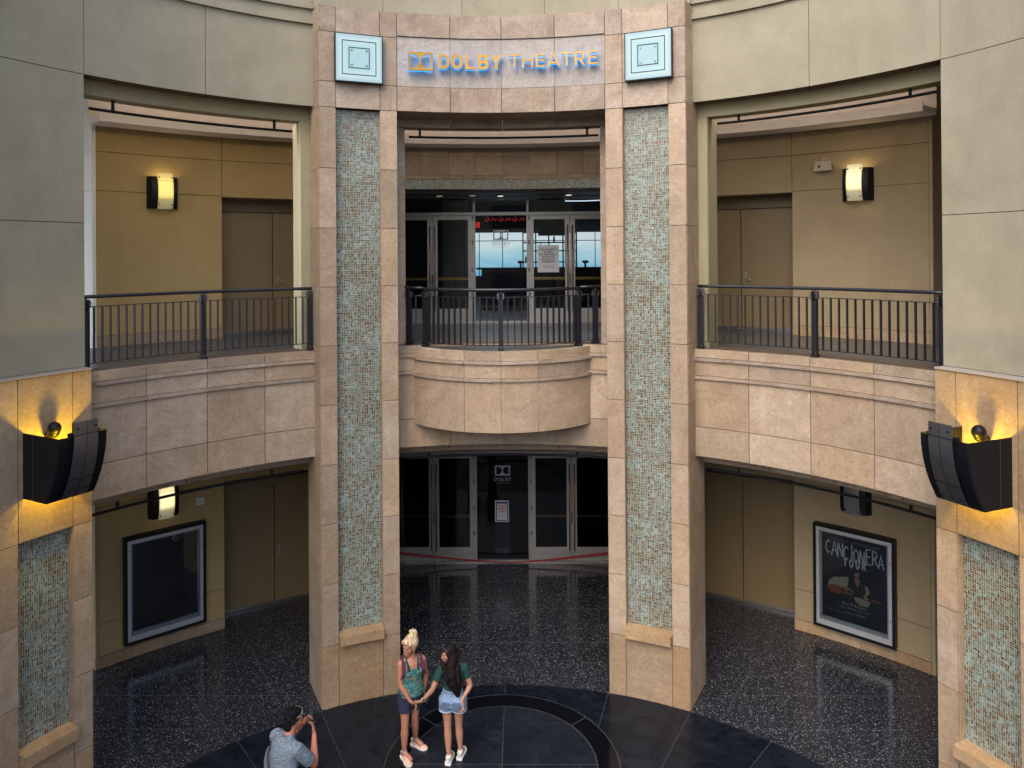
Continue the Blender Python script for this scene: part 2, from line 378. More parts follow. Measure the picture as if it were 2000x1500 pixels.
def textmesh(body, size, align='CENTER', ext=0.0, off=0.0, spacing=1.0, xs=1.0):
    cu = bpy.data.curves.new('t', 'FONT'); cu.body = body; cu.size = size; cu.align_x = align; cu.extrude = ext; cu.offset = off; cu.space_character = spacing; cu.resolution_u = 3
    o = bpy.data.objects.new('t', cu); COL.objects.link(o); dg = bpy.context.evaluated_depsgraph_get(); me = bpy.data.meshes.new_from_object(o.evaluated_get(dg))
    V = [(v.co.x*xs, v.co.y, v.co.z) for v in me.vertices]; F = [tuple(p.vertices) for p in me.polygons]
    bpy.data.objects.remove(o); bpy.data.curves.remove(cu); bpy.data.meshes.remove(me); return V, F
def add_text(mb, body, size, X, Z, y, mi=0, **k):
    """text standing in the local xz plane, facing -y"""
    V, F = textmesh(body, size, **k); n = len(mb.v)
    mb.v += [(X+v[0], y-v[2], Z+v[1]) for v in V]
    for f in F: mb.f.append(tuple(n+i for i in f)); mb.uv.append([(0, 0)]*len(f)); mb.rn.append(0); mb.mi.append(mi); mb.sm.append(False)
def filled(loops, ext):
    """2D filled curve with holes, extruded; returns verts, faces"""
    cu = bpy.data.curves.new('c', 'CURVE'); cu.dimensions = '2D'; cu.fill_mode = 'BOTH'; cu.extrude = ext
    for L in loops:
        sp = cu.splines.new('POLY'); sp.points.add(len(L)-1); sp.use_cyclic_u = True
        for i, p in enumerate(L): sp.points[i].co = (p[0], p[1], 0, 1)
    o = bpy.data.objects.new('c', cu); COL.objects.link(o); dg = bpy.context.evaluated_depsgraph_get(); me = bpy.data.meshes.new_from_object(o.evaluated_get(dg))
    V = [tuple(v.co) for v in me.vertices]; F = [tuple(p.vertices) for p in me.polygons]
    bpy.data.objects.remove(o); bpy.data.curves.remove(cu); bpy.data.meshes.remove(me); return V, F
def dd_loops(w, h):
    """rectangle with two facing D shaped openings"""
    t = h*.13; L = [[(0, 0), (w, 0), (w, h), (0, h)]]
    cx = t; rr = h/2-t; fl = w*.5-t-rr-.035*w
    d = [(cx, t), (cx+fl, t)]+[(cx+fl+rr*math.sin(PI*i/12), h/2-rr*math.cos(PI*i/12)) for i in range(1, 12)]+[(cx+fl, h-t), (cx, h-t)]
    L.append(d); L.append([(w-x, y) for x, y in d]); return L
# ================================================================== THE SETTING
ZF = 5.19            # upper gallery floor
AL = [28.1, 35.1, 42.8, 50.5, 57.7]      # panel joints of the left bays
AR = [28.6, 36.2, 44.5, 52.6, 60.8]      # right bays
sides = ((-1, AL, 'left'), (1, AR, 'right'))
# ground outside, terrazzo court, slate disc
g = MB(); g.box(-400, 400, -400, 400, -.5, -.012); struct('ground', g, simple('plain_paving', (.20, .19, .18), .8))
g = MB()
n = 72
for i in range(n):
    A, B = 2*PI*i/n, 2*PI*(i+1)/n
    for r0, r1 in ((5.64, 8), (8, 10.5), (10.5, 14)):
        g.quad([(r0*math.sin(A), r0*math.cos(A), 0), (r0*math.sin(B), r0*math.cos(B), 0), (r1*math.sin(B), r1*math.cos(B), 0), (r1*math.sin(A), r1*math.cos(A), 0)][::-1])
struct('floor', g, MT['terrazzo'], 'black terrazzo floor with white chips')
g = MB(); CR = (0.0, 3.83)
js = sorted([-180, -165, -150, -135, -120, -105, -90, -77, -64, -52, -40.4, -28.4, -16.2, 0, 16.2, 28.7, 40.4, 52, 64, 77, 90, 105, 120, 135, 150, 165, 180])
for a0, a1 in zip(js, js[1:]):
    k = max(1, int((a1-a0)/2)); rn = random.random()
    for i in range(k):
        A, B = R(a0+(a1-a0)*i/k), R(a0+(a1-a0)*(i+1)/k)
        g.quad([(5.64*math.sin(A), 5.64*math.cos(A), .002), (0, 0, .002), (5.64*math.sin(B), 5.64*math.cos(B), .002)], rn=rn)
struct('floor_disc', g, MT['slate'], 'charcoal slate disc paving in the court')
g = MB()
def ringq(mb, c, r0, r1, z, a0=0, a1=360, step=3, rn=0.):
    k = int(abs(a1-a0)/step)
    for i in range(k):
        A, B = R(a0+(a1-a0)*i/k), R(a0+(a1-a0)*(i+1)/k)
        mb.quad([(c[0]+r0*math.sin(A), c[1]+r0*math.cos(A), z), (c[0]+r1*math.sin(A), c[1]+r1*math.cos(A), z), (c[0]+r1*math.sin(B), c[1]+r1*math.cos(B), z), (c[0]+r0*math.sin(B), c[1]+r0*math.cos(B), z)], rn=rn)
ringq(g, CR, 1.245, 1.537, .006); struct('floor_ring', g, MT['granite'], 'glossy black ring inlaid in the slate floor')
g = MB()
for q in range(4):
    for i in range(15):
        A, B = R(q*90+i*6), R(q*90+i*6+6); c = CR
        g.quad([(c[0], c[1], .006), (c[0]+1.245*math.sin(A), c[1]+1.245*math.cos(A), .006), (c[0]+1.245*math.sin(B), c[1]+1.245*math.cos(B), .006)][::-1], rn=.2*q)
struct('floor_medallion', g, slate('medallion_slate', (.010, .012, .018), (.020, .024, .034), .2), 'round slate medallion inside the black ring')
g = MB()   # pale joints of the paving
def line(mb, a, b, w=.006, z=.010):
    a = Vector(a); b = Vector(b); d = (b-a).normalized(); n_ = Vector((-d.y, d.x))*w/2
    mb.quad([(a.x+n_.x, a.y+n_.y, z), (b.x+n_.x, b.y+n_.y, z), (b.x-n_.x, b.y-n_.y, z), (a.x-n_.x, a.y-n_.y, z)][::-1])
for a in js:
    d = Vector((math.sin(R(a)), math.cos(R(a)))); t0 = 1.6
    if abs(a) < 30:
        # start where the ray leaves the ring
        b = d.y*CR[1]; disc = b*b-(CR[1]**2-1.537**2); t0 = b+math.sqrt(disc) if disc > 0 else 2.0
    line(g, d*t0, d*5.63, .005, .010)
line(g, (0, CR[1]-1.24), (0, CR[1]+1.24)); line(g, (-1.24, CR[1]), (1.24, CR[1]))
for a in (-130, -50, 50, 130): line(g, Vector(CR)+Vector((math.sin(R(a)), math.cos(R(a))))*1.25, Vector(CR)+Vector((math.sin(R(a)), math.cos(R(a))))*1.53, .008)
ringq(g, CR, 1.241, 1.249, .010); ringq(g, CR, 1.534, 1.541, .010)
struct('floor_joints', g, MT['joint'], 'thin pale joints between slate slabs')
g = MB()
for y in (6.9, 8.1, 9.3): line(g, (-2.2, y), (2.2, y), .005, .004)
for x0 in (-1, 1):
    for y in (3.95, 4.55, 5.35): line(g, (x0*(4.1 if y < 4 else 3.6 if y < 5 else 3.2), y), (x0*8, y), .004, .004)
    for a in (33, 42, 51): line(g, P(a*x0, 5.66, 0).xy, P(a*x0, 8.8, 0).xy, .004, .004)
struct('floor_strips', g, simple('zinc_divider', (.10, .12, .125), .4, .3), 'fine divider strips in the terrazzo')
# gallery slabs and ceilings
g = MB(); g.arcbox(-112, 112, 6.48, 11.4, 3.62, ZF, step=3); g.arcbox(-57, 57, 6.06, 6.478, 3.70, ZF, step=3); struct('gallery_floor', g, MT['tilefloor'], 'grey tile floor of the upper gallery')
g = MB(); g.arcbox(-112, 112, 6.57, 11.4, 9.32, 9.6, step=3); struct('gallery_ceiling', g, MT['cove'], 'pinkish plaster ceiling of the upper gallery')
g = MB(); g.arcbox(-112, 112, 6.9, 11.4, 3.55, 3.61, step=3); struct('lower_ceiling', g, MT['tan'], 'plaster ceiling over the ground floor passage')
# ------------------------------------------------------------------ main rotunda walls (stucco above the bays)
ztop = 13.0
for s, A, sd_ in sides:
    t = thing('rotunda_wall', 'green grey stucco wall over the %s open bays, with raised mouldings near its top' % ('left' if s < 0 else 'right'), 'wall', P(s*44, 6.03, 5.3), 0, 'stucco walls of the court')
    end = 118
    core = MB(); core.arcbox(s*A[0], s*A[4], 6.045, 6.29, 8.935, ztop); core.arcbox(s*A[4], s*end, 6.045, 6.5, 5.32, ztop)
    obj('core', core, MT['grout'], t, False)
    w = MB(); J = [s*A[0], s*(42.8 if s < 0 else 44.7), s*A[4]]; w.slabs(J, [8.93, 10.17], 6.03, .015, .0045)
    w.slabs(J, [10.25, 10.40], 6.03, .015, .0005); w.slabs(J, [10.47, ztop], 6.03, .015, .002)
    w.slabs([s*A[4], s*77, s*97, s*end], [5.315, 7.09, 8.93, 10.8, ztop], 6.03, .015, .0045)
    obj('stucco_face', w, MT['stucco'], t, False)
    for z0, z1 in ((10.17, 10.25), (10.40, 10.47)): w = MB(); w.arcbox(s*A[0], s*A[4], 5.985, 6.04, z0, z1, rn=.5); obj('moulding', w, MT['stucco'], t, False)
    w = MB(); w.arcbox(s*(A[0]), s*A[4], 6.29, 6.56, 8.74, 9.7, rn=.4)            # inner lintel
    w.arcbox(s*A[0], s*(29.35 if s < 0 else 29.9), 6.29, 6.8, ZF, 8.738, rn=.3)    # inner jamb
    obj('inner_lintel', w, MT['olive'], t, False)
    w = MB(); q_ = 29.35 if s < 0 else 29.9; w.arcbox(s*(q_+.01), s*(q_+.07), 6.31, 6.8, ZF+.01, 8.735, rn=.3); obj('jamb_return', w, MT['cream'] if s < 0 else MT['olive'], t, False)  # left return gets its daylight as a lighter colour
    # ground floor / low travertine beyond
# rear half of the court wall and the block opposite (behind the camera)
t = thing('opposite_building', 'plain tan building across the street behind the viewer', 'building', (0, -32, 0))
w = MB(); w.box(-30, 30, -34, -32, 0, 11); obj('wall', w, MT['tan'], t, False)
for i in range(9):
    for k in range(4): w = MB(); w.box(-26+i*6, -23+i*6, -31.98, -31.94, 1+k*2.6, 2.8+k*2.6); obj('window', w, MT['blacklobby'], t, False)
w = MB(); w.arcbox(62, 112, 11.0, 11.4, 0, 13, step=3); w.arcbox(21, 62, 11.42, 11.7, ZF, 13, step=3); w.arcbox(-30, -21, 11.42, 11.7, ZF, 13, step=3); w.arcbox(-112, -92, 11.0, 11.4, 0, 9.6, step=3)
tag(obj('outer_wall', w, MT['tan']), 'outer plaster wall closing the back of the right gallery', 'wall')
# roof over the gallery ring
w = MB(); w.arcbox(-118, 118, 6.3, 11.4, 9.75, 10.0, step=3); struct('roof', w, MT['tan'])
# ------------------------------------------------------------------ four pilasters
PZ = [0, .911, 1.821, 2.705, 3.576, 4.46, 5.335, 6.204, 7.076, 7.965, 8.869]
def pilaster(a0, a1, m0, m1, r, zs, ztop_, label, upper, rside=6.5):
    """a0/a1 outer edges, m0/m1 edges of the mosaic niche"""
    t = thing('travertine_pilaster', label, 'pilaster', P((a0+a1)/2, r, 0), 0, 'travertine pilasters with mosaic niches')
    lo, hi = min(a0, a1), max(a0, a1); n0, n1 = min(m0, m1), max(m0, m1)
    core = MB(); e = .25
    zt = upper[-1]; nz0, nz1 = (.91, 8.869) if ztop_ is None else (.93, 3.44)
    core.arcbox(lo+e, n0-.12, r+.008, rside-.02, 0.01, zt-.01); core.arcbox(n1+.12, hi-e, r+.008, rside-.02, 0.01, zt-.01)
    core.arcbox(n0-.12, n1+.12, r+.15, rside-.02, 0.01, zt-.01); core.arcbox(n0-.12, n1+.12, r+.008, r+.15, nz1+.02, zt-.01); core.arcbox(n0-.12, n1+.12, r+.008, r+.15, .01, nz0-.02)
    obj('core', core, MT['grout'], t, False)
    for (e0, e1, a, sg, na) in ((lo, n0, lo, 1, n0), (n1, hi, hi, -1, n1)):
        low = MB(); low.slabs([e0, e1], zs[1:], r)
        for z0, z1 in zip(zs, zs[1:]): low.arcbox(a, a+sg*.29, r+.033, rside, z0+.003, z1-.003)
        for z0, z1 in zip(zs, zs[1:]):
            if z1 > nz0+.1 and z0 < nz1-.1: low.arcbox(na+sg*.006, na-sg*.2, r+.031, r+.14, max(z0, nz0)+.002, min(z1, nz1)-.002)
        obj('stone_strip', low, MT['trav'], t, False)
    bs_ = MB(); bs_.slabs([lo, n0], zs[:2], r); bs_.slabs([n1, hi], zs[:2], r); bs_.slabs([n0, n1], [0, nz0], r); obj('base_slabs', bs_, MT['trav_g'], t, False)
    hiM = MB(); hiM.slabs([lo, n0, n1, hi], upper, r)
    for a, sg in ((lo, 1), (hi, -1)):
        for z0, z1 in zip(upper, upper[1:]): hiM.arcbox(a, a+sg*.29, r+.033, 6.3, z0+.003, z1-.003)
    obj('upper_slabs', hiM, MT['trav_w'] if ztop_ is None else MT['trav_g'], t, False)
    mo = MB(); mo.arcbox(n0+.01, n1-.01, r+.115, r+.148, nz0+.01, nz1-.005, rn=0); obj('mosaic_panel', mo, MT['mosaic'], t, False)
    si = MB(); si.arcbox(n0+.02, n1-.02, r-.11, r+.113, nz0+.012, nz0+.15, rn=.8); obj('sill', si, MT['trav_g'], t, False)
    return t
UP = [8.869, 9.25, 9.99, 10.375]
pilaster(-16.3, -28.15, -18.9, -25.6, 5.65, PZ, None, 'tall travertine pilaster left of the theatre doors, behind the blonde woman', UP)
pilaster(16.3, 28.65, 19.0, 26.0, 5.65, PZ, None, 'tall travertine pilaster right of the theatre doors', UP)
PN = [0, .72, 1.63, 2.54, 3.445]
pilaster(-57.7, -68.6, -59.9, -66.0, 5.88, PN, 3.44, 'travertine pier at the left picture edge under the glowing black wall lamp', [3.445, 5.29], 6.6)
pilaster(60.7, 72.4, 63.1, 69.9, 5.88, PN, 3.44, 'travertine pier at the right picture edge under the glowing black wall lamp', [3.445, 5.29], 6.6)
for s, a, lab in ((-1, 68.6, 'left'), (1, 72.4, 'right')):
    t = thing('travertine_wall', 'travertine clad lower wall running on past the %s wall lamp' % lab, 'wall', P(s*90, 5.88, 0))
    c = MB(); c.arcbox(s*(a+.05), s*112, 5.89, 6.6, 0, 5.28); obj('core', c, MT['grout'], t, False)
    w = MB(); w.slabs([s*q for q in (a, 80, 88, 96, 104, 112)], [0, .72, 1.63, 2.54, 3.44, 4.335, 5.29], 5.88); obj('facing_slabs', w, MT['trav'], t, False)
    w = MB(); w.arcbox(s*(57.75 if s < 0 else 60.75), s*112, 5.86, 6.07, 5.293, 5.313, rn=.5); obj('ledge', w, simple('pale_stone_ledge', (.30, .27, .25), .6), t, False)
# ------------------------------------------------------------------ frieze over the doors
t = thing('entrance_frieze', 'curved travertine frieze with pale sign panel above the middle opening', 'frieze', P(0, 5.65, 8.87))
c = MB(); c.arcbox(-16.28, 16.28, 5.69, 6.27, 8.885, 10.36); obj('core', c, MT['grout'], t, False)
w = MB(); J = [-16.3, -8.0, .05, 8.45, 16.3]
w.slabs(J, [8.87, 9.255], 5.65, .05); w.slabs(J, [10.02, 10.39], 5.65, .05)
w.arcbox(-16.3, 16.3, 5.702, 6.29, 8.872, 8.884, rn=.4)
w.slabs([-16.3, -7.7, 0.0, 8.1, 16.3], [8.735, 8.90], 6.285, .3)
w.arcbox(-16.3, -14.5, 6.3, 6.7, ZF, 8.73, rn=.6); w.arcbox(14.5, 16.3, 6.3, 6.7, ZF, 8.73, rn=.3)
obj('stone_course', w, MT['trav_w'], t, False)
w = MB(); w.slabs(J, [9.258, 10.018], 5.672, .03, .003); obj('sign_panel', w, MT['panel'], t, False)
t2 = thing('attic_wall', 'plain olive stucco wall above the travertine frieze and pilasters', 'wall', P(0, 5.9, 10.4))
w = MB(); w.slabs([-28.15, -18, -6, 6.7, 18, 28.65], [10.4, ztop], 5.93, .5, .003); obj('wall_face', w, MT['stucco'], t2, False)
# ------------------------------------------------------------------ balcony bands (left, right) and the bulging centre balcony
def band(A, label, cen=(0, 0), r=6.03, ends=None, zb=3.63, row=4.07, back=6.46):
    t = thing('balcony_parapet', label, 'balcony', P(sum(A)/len(A), r, zb), 0, 'travertine balcony edges')
    A = sorted(A)
    c = MB(); c.arcbox(A[0]+.02, A[-1]-.02, r+.012, back, zb+.01, 5.225); obj('core', c, MT['grout'], t, False)
    w = MB(); w.slabs(A, [zb, row, 4.785], r); w.slabs(A, [4.835, 5.055], r); w.slabs(A, [5.105, 5.232], r-.006, .10)
    w.arcbox(A[0], A[-1], r+.012, back, zb-.006, zb+.008, rn=.35)
    obj('facing_slabs', w, MT['trav'], t, False)
    for z in (4.787, 5.057):
        w = MB()
        for a0, a1 in zip(A, A[1:]): w.arcbox(a0+.02, a1-.02, r-.035, r+.02, z, z+.046)
        obj('moulding', w, MT['trav_w'], t, False)
    off = 1.2 if A[0] > 0 else -1.2 if A[-1] < 0 else 0
    w = MB(); B = [min(max(a+off, A[0]), A[-1]) for a in A]; w.slabs([A[0]]+[b for b in B[1:-1]]+[A[-1]], [3.43, zb-.01], 6.465, .3); obj('soffit_strip', w, MT['trav_w'], t, False)
    return t
band([-a for a in AL], 'travertine balcony edge of the left bay, above the empty poster case')
band(AR, 'travertine balcony edge of the right bay, above the concert poster')
band([-16.3, -8.1, 0, 7.9, 16.3], 'recessed travertine band behind the bulging centre balcony')
BC = (-.02, 6.95); BR = 1.765
t = thing('curved_balcony', 'bulging travertine balcony over the ground floor theatre doors', 'balcony', (BC[0], 5.19, 4.0))
def bul(mb, r, z0, z1, aset, g_=.003, th=.03):
    for a0, a1 in zip(aset, aset[1:]):
        ga = math.degrees(g_/r); mb.arcbox(a0+ga, a1-ga, r-th, r, z0+g_, z1-g_, c=BC, step=3)
AS = [180-53, 180-18.3, 180, 180+18.3, 180+53]
c = MB(); c.arcbox(127, 233, .2, BR-.01, 4.012, 5.20, c=BC, step=3); obj('core', c, MT['grout'], t, False)
w = MB(); bul(w, BR, 4.0, 4.765, AS); bul(w, BR, 4.815, 5.025, AS); bul(w, BR, 5.075, 5.215, AS, .003, .14)
w.arcbox(127, 233, .2, BR-.02, 4.0, 4.01, c=BC, step=3); obj('facing_slabs', w, MT['trav'], t, False)
for z in (4.767, 5.027):
    w = MB()
    for a0, a1 in zip(AS, AS[1:]): w.arcbox(a0+.1, a1-.1, BR-.02, BR+.035, z, z+.046, c=BC, step=3)
    obj('moulding', w, MT['trav_w'], t, False)
w = MB(); w.arcbox(127, 233, .2, BR-.15, 5.202, 5.212, c=BC, step=3); obj('balcony_floor', w, MT['tilefloor'], t, False)
# ------------------------------------------------------------------ back walls of the galleries
RB = 8.95
for s in (-1, 1):
    side = 'left' if s < 0 else 'right'
    cor, dr = (47.3, 34.45) if s < 0 else (48.6, 34.7)
    up_m = MT['ochre'] if s < 0 else MT['tan']
    for lev in (0, 1):
        z0 = ZF if lev else 0; zt = 9.32 if lev else 3.55; r0 = RB+.06 if lev else RB
        t = thing('gallery_back_wall', ('mustard' if s < 0 else 'tan brown') + (' upper gallery wall around the tan doors and lit sconce' if lev else ' ground floor wall around the tan doors beside the poster case') + ', %s bay' % side, 'wall', P(s*40, r0, z0), 0, 'plaster walls at the back of the passages')
        zj = [z0+.19, 7.76, 8.40, zt] if lev else [.19, .72, 2.6, zt]
        hdr = 7.74 if lev else 2.62
        c = MB(); c.arcbox(s*cor-s*.05, s*dr+s*.02, r0+.01, r0+.5, z0, zt); c.arcbox(s*dr, s*17, r0+.01, r0+.5, hdr+.01, zt)
        obj('core', c, MT['grout'], t, False)
        w = MB(); w.slabs([s*cor, s*dr], zj, r0, .012, .0055)
        w.slabs([s*dr, s*17], ([hdr, 8.40, zt] if lev else [hdr, zt]), r0, .012, .0055)
        w.arcbox(s*cor, s*(cor-.1), r0+.014, r0+.5, z0+.19, zt, rn=.2)
        w.arcbox(s*dr, s*(dr+.06), r0+.014, r0+.5, z0, zt, rn=.2)
        w.arcbox(s*dr, s*17, r0+.013, r0+.5, hdr, hdr+.009, rn=.1)
        w.arcbox(s*17, s*24, r0+.38, r0+.5, z0, hdr, rn=.1)
        obj('plaster_face', w, up_m, t, False)
        w = MB(); J = [s*(cor-(cor-dr)*k/4) for k in range(5)]; w.slabs(J, [z0+.002, z0+.19], r0-.012, .02, .0025); obj('skirting', w, MT['trav_g'], t, False)
        # return wall running outwards from the corner
        w = MB()
        for ra, rb in ((r0, 9.55), (9.56, 11.35)):
            for za, zb in zip(zj, zj[1:]): w.arcbox(s*cor, s*(cor+.35), ra+.003, rb-.003, za+.003, zb-.003, rn=.5)
            w.arcbox(s*cor, s*(cor+.40), ra, rb, z0+.002, z0+.188, rn=.6)
        obj('return_wall', w, (MT['daylit_plaster'] if lev else MT['tan']) if s < 0 else MT['tan'], t, False)
    # bulkhead (fascia) with hidden cove light
t = thing('cove_bulkhead', 'pale curved bulkhead along the upper gallery ceiling with hidden cove light', 'ceiling trim', P(0, 8.4, 8.8))
w = MB(); w.arcbox(-48.2, 49.6, 8.4, 8.92, 8.80, 8.90, step=1.5, rn=.5); w.arcbox(-48.2, 49.6, 8.4, 8.425, 8.90, 8.945, step=1.5, rn=.5); obj('fascia', w, simple('pale_plaster', (.78, .73, .70), .7), t, False)
w = MB(); w.arcbox(-47.5, 49, 8.46, 8.62, 8.903, 8.915, step=2); obj('light_strip', w, emit('cove_light', (1, .86, .76), .9), t, False)
w = MB(); w.arcbox(-57, 57, 6.60, 6.70, 9.05, 9.07, step=2); obj('light_strip', w, emit('added_fill_glow', (1, .86, .74), 6.5), t, False)  # added unseen strip behind the lintel, brightens the centre wall and gallery
w = MB(); w.arcbox(-48.2, 49.6, 8.925, 8.94, 8.90, 9.318, step=1.5); obj('cove_back', w, MT['cove'], t, False)
# centre portal wall
t = thing('portal_wall', 'travertine wall with mosaic lintel above the upper glass doors', 'wall', P(0, 9, 7.98))
CJ = [-.45+3.44*k for k in range(-5, 6)]
c = MB(); c.arcbox(-17, 17, 9.01, 9.3, 8.0, 9.3); obj('core', c, MT['grout'], t, False)
w = MB(); w.slabs(CJ, [8.175, 8.265, 8.645, 8.75], 9.0, .02, .003); obj('facing_slabs', w, MT['trav'], t, False)
w = MB(); w.arcbox(-17, 17, 9.0, 9.02, 8.752, 8.95, rn=.4); obj('plaster_strip', w, MT['stucco'], t, False)
w = MB(); w.arcbox(-17, 17, 9.005, 9.3, 7.985, 8.172, rn=.4); obj('mosaic_lintel', w, MT['mosaic'], t, False)
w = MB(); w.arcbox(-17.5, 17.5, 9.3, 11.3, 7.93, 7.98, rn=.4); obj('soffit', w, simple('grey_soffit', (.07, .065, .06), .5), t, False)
for s in (-1, 1):
    w = MB(); w.arcbox(s*17, s*17.6, 9.0, 11.3, ZF, 8.0, rn=.3); w.arcbox(s*17, s*17.6, 9.0, 11.3, 0, 3.55, rn=.3); obj('side_wall', w, MT['trav'], t, False)
for i, (x, y) in enumerate(((-1.42, 9.75), (-.72, 9.7), (-.14, 9.85), (1.30, 9.75))):
    t = thing('recessed_downlight', ('small lit downlight in the soffit above the upper doors, ' + ['leftmost', 'second from the left', 'the wide one in the middle', 'rightmost'][i]), 'downlight', (x, y, 7.925), 0, 'downlights over the upper doors')
    w = MB(); w.tube([(0, 0, -.012), (0, 0, .003)], .085, 20); obj('trim', w, MT['steel'], t)
    w = MB(); w.tube([(0, 0, -.016), (0, 0, -.013)], .062, 20); obj('lens', w, emit('downlight_lens', (1, .9, .75), .6 if i > 1 else .15), t)
# ------------------------------------------------------------------ tan service doors in the recesses
def service_door(s, lev, label, a_out):
    z0 = ZF if lev else 0; r = 9.45 + (.03 if lev else 0); cor = 34.45 if s < 0 else 34.7; mid = 28.35; inn = 22.4
    t = thing('double_service_door', label, 'door', P(s*28.3, r, z0), R(-s*28.3), 'tan double doors behind the bays')
    # local frame: x tangential, y outward (away from the court)
    xa = -r*math.tan(R(6.3)); xb = -xa
    H = 2.32; f = MB(); f.box(xa, xb, -.03, .06, H, 2.42 if not lev else 2.54); f.box(xa, xa+.06, -.03, .06, 0, H); f.box(xb-.06, xb, -.03, .06, 0, H)
    f.box(xa, xb, -.045, -.032, 2.44 if lev else 2.36, 2.47 if lev else 2.385); obj('frame', f, MT['door'], t)
    for k, (x0, x1) in enumerate(((xa+.068, -.007), (.007, xb-.068))):
        l = MB(); l.box(x0, x1, 0, .045, .02, H-.012); lf = obj('door_leaf', l, MT['door'], t)
        if k == (0 if s > 0 else 1) or True:
            pass
        if (k == 1):
            h = MB(); h.box(x0+.06, x0+.10, -.012, -.001, .94, 1.11); h.tube([(x0+.08, -.02, .98), (x0+.08, -.06, .98), (x0+.20, -.065, .98)], .009, 8); h.tube([(x0+.08, -.001, 1.08), (x0+.08, -.025, 1.08)], .014, 10)
            obj('lever_handle', h, MT['steel'], lf)
        else:
            h = MB(); h.box(x1-.045, x1-.004, -.016, -.001, .03, H-.03); obj('astragal', h, MT['door'], lf)
    f = MB(); f.box(xa+.06, xb-.06, .06, .08, 0, H); obj('gap_shade_backing', f, MT['blackmetal'], t)  # dark sheet behind both leaves, puts the shade into the gap between them
    h = MB(); h.box(xa, xb, -.09, .0, .002, .018); h.box(xa+.06, xb-.06, -.006, -.001, .03, .07); obj('threshold', h, MT['gunmetal'], t)
    return t
service_door(-1, 1, 'tan double doors in the upper left bay beside the mustard wall', 0)
service_door(-1, 0, 'tan double doors on the ground floor beside the empty poster case', 0)
service_door(1, 1, 'tan double doors in the upper right bay under the wall speaker', 0)
service_door(1, 0, 'tan double doors on the ground floor beside the concert poster', 0)
# ------------------------------------------------------------------ glass entrances
YD = 10.3
def logo(parent, X, Z, w, y, m_, thin=True):
    k = w/.35
    mb = MB(); V, F = filled(dd_loops(w, w*.66), .001); n = len(mb.v)
    mb.v += [(X-w/2+v[0], y-v[2], Z+v[1]) for v in V]
    for f in F: mb.f.append(f); mb.uv.append([(0, 0)]*len(f)); mb.rn.append(0); mb.mi.append(0); mb.sm.append(False)
    add_text(mb, 'DOLBY', .118*k, X, Z-.125*k, y, spacing=1.12)
    add_text(mb, 'THEATRE', .042*k, X, Z-.185*k, y, spacing=2.0)
    return obj('etched_logo', mb, m_, parent)
def entrance(z0, label, transom, mt_glass):
    t = thing('glass_entrance', label, 'entrance doors', (0, YD, z0), 0, 'glazed theatre entrances')
    LH = 2.33
    top = 2.72 if transom else 2.42
    f = MB()
    for x in (-3.35, -.73, .435, 3.1): f.box(x-.024, x+.024, -.05, .07, 0, top)
    f.box(-3.4, 3.15, -.045, .065, LH+.01, LH+.075); f.box(-.70, .405, -.045, .065, 0, .04); f.box(-3.4, 3.15, -.04, .06, top, top+.05)
    if transom:
        for x in (-2.6, 2.3): f.box(x-.02, x+.02, -.04, .06, LH+.08, top)
    obj('frame', f, MT['alu'], t)
    if transom:
        gl = MB(); gl.box(-3.33, 3.08, .005, .011, LH+.08, top); obj('transom_pane', gl, mt_glass, t)
    gl = MB(); gl.box(-.70, .405, .005, .011, .045, LH+.005); pane = obj('fixed_pane', gl, mt_glass, t)
    logo(pane, -.15, 1.80 if transom else 1.86, .33, -.004, MT['etch'])
    s_ = MB(); s_.box(-3.4, 3.15, -.12, -.055, .001, .02); obj('threshold', s_, MT['steel'], t)
    for (x0, x1, hs) in ((-3.32, -2.585, 0), (-2.58, -1.647, -1), (-1.637, -.757, 1), (.461, 1.349, -1), (1.359, 2.25, 1), (2.26, 3.07, 0)):
        # hs: +1 hinges on the right (x1), -1 hinges on the left (x0)
        st = .105; l = MB(); gb = .31; gt = LH-.085
        l.box(x0, x0+st, -.03, .03, .01, LH); l.box(x1-st, x1, -.03, .03, .01, LH); l.box(x0+st, x1-st, -.028, .028, .01, gb); l.box(x0+st, x1-st, -.028, .028, gt, LH)
        leaf = obj('door_leaf', l, MT['alu'], t)
        g_ = MB(); g_.box(x0+st, x1-st, -.003, .003, gb, gt); obj('door_pane', g_, mt_glass, leaf)
        b = MB(); b.box(x0+st-.02, x1-st+.02, .045, .075, .93, .985); obj('push_bar', b, MT['brass'], leaf)
        if hs:
            xm = x0+st*.45 if hs > 0 else x1-st*.45; xh = x1-.02 if hs > 0 else x0+.02
            for off in (0,):
                h = MB(); h.tube([(xm, -.075, .25), (xm, -.075, 2.12)], .014, 8)
                for z in (.4, 1.2, 1.95): h.tube([(xm, -.03, z), (xm, -.075, z)], .009, 6)
                obj('pull_bar', h, MT['copper'], leaf)
            h = MB(); h.box(xm-.05*hs-.014, xm-.05*hs+.014, -.045, -.031, .84, 1.06); obj('lock_plate', h, MT['gunmetal'], leaf)
            for z in (.62, 1.16, 1.75, 2.28):
                h = MB(); h.tube([(xh+.02*hs, -.045, z-.045), (xh+.02*hs, -.045, z+.045)], .013, 8); h.box(xh-.018, xh+.018, -.036, -.031, z-.04, z+.04); obj('hinge', h, MT['gunmetal'], leaf)
    return t
eu = entrance(ZF, 'upper row of glass theatre doors behind the bulging balcony', True, MT['glass'])
el_ = entrance(0, 'ground floor row of dark glass theatre doors under the balcony', False, MT['dark_glass'])
w = MB(); w.box(-3.4, 3.15, YD-.03, YD+.1, 2.48, 3.55); tag(obj('door_header', w, MT['alu']), 'metal panel above the ground floor theatre doors', 'panel')
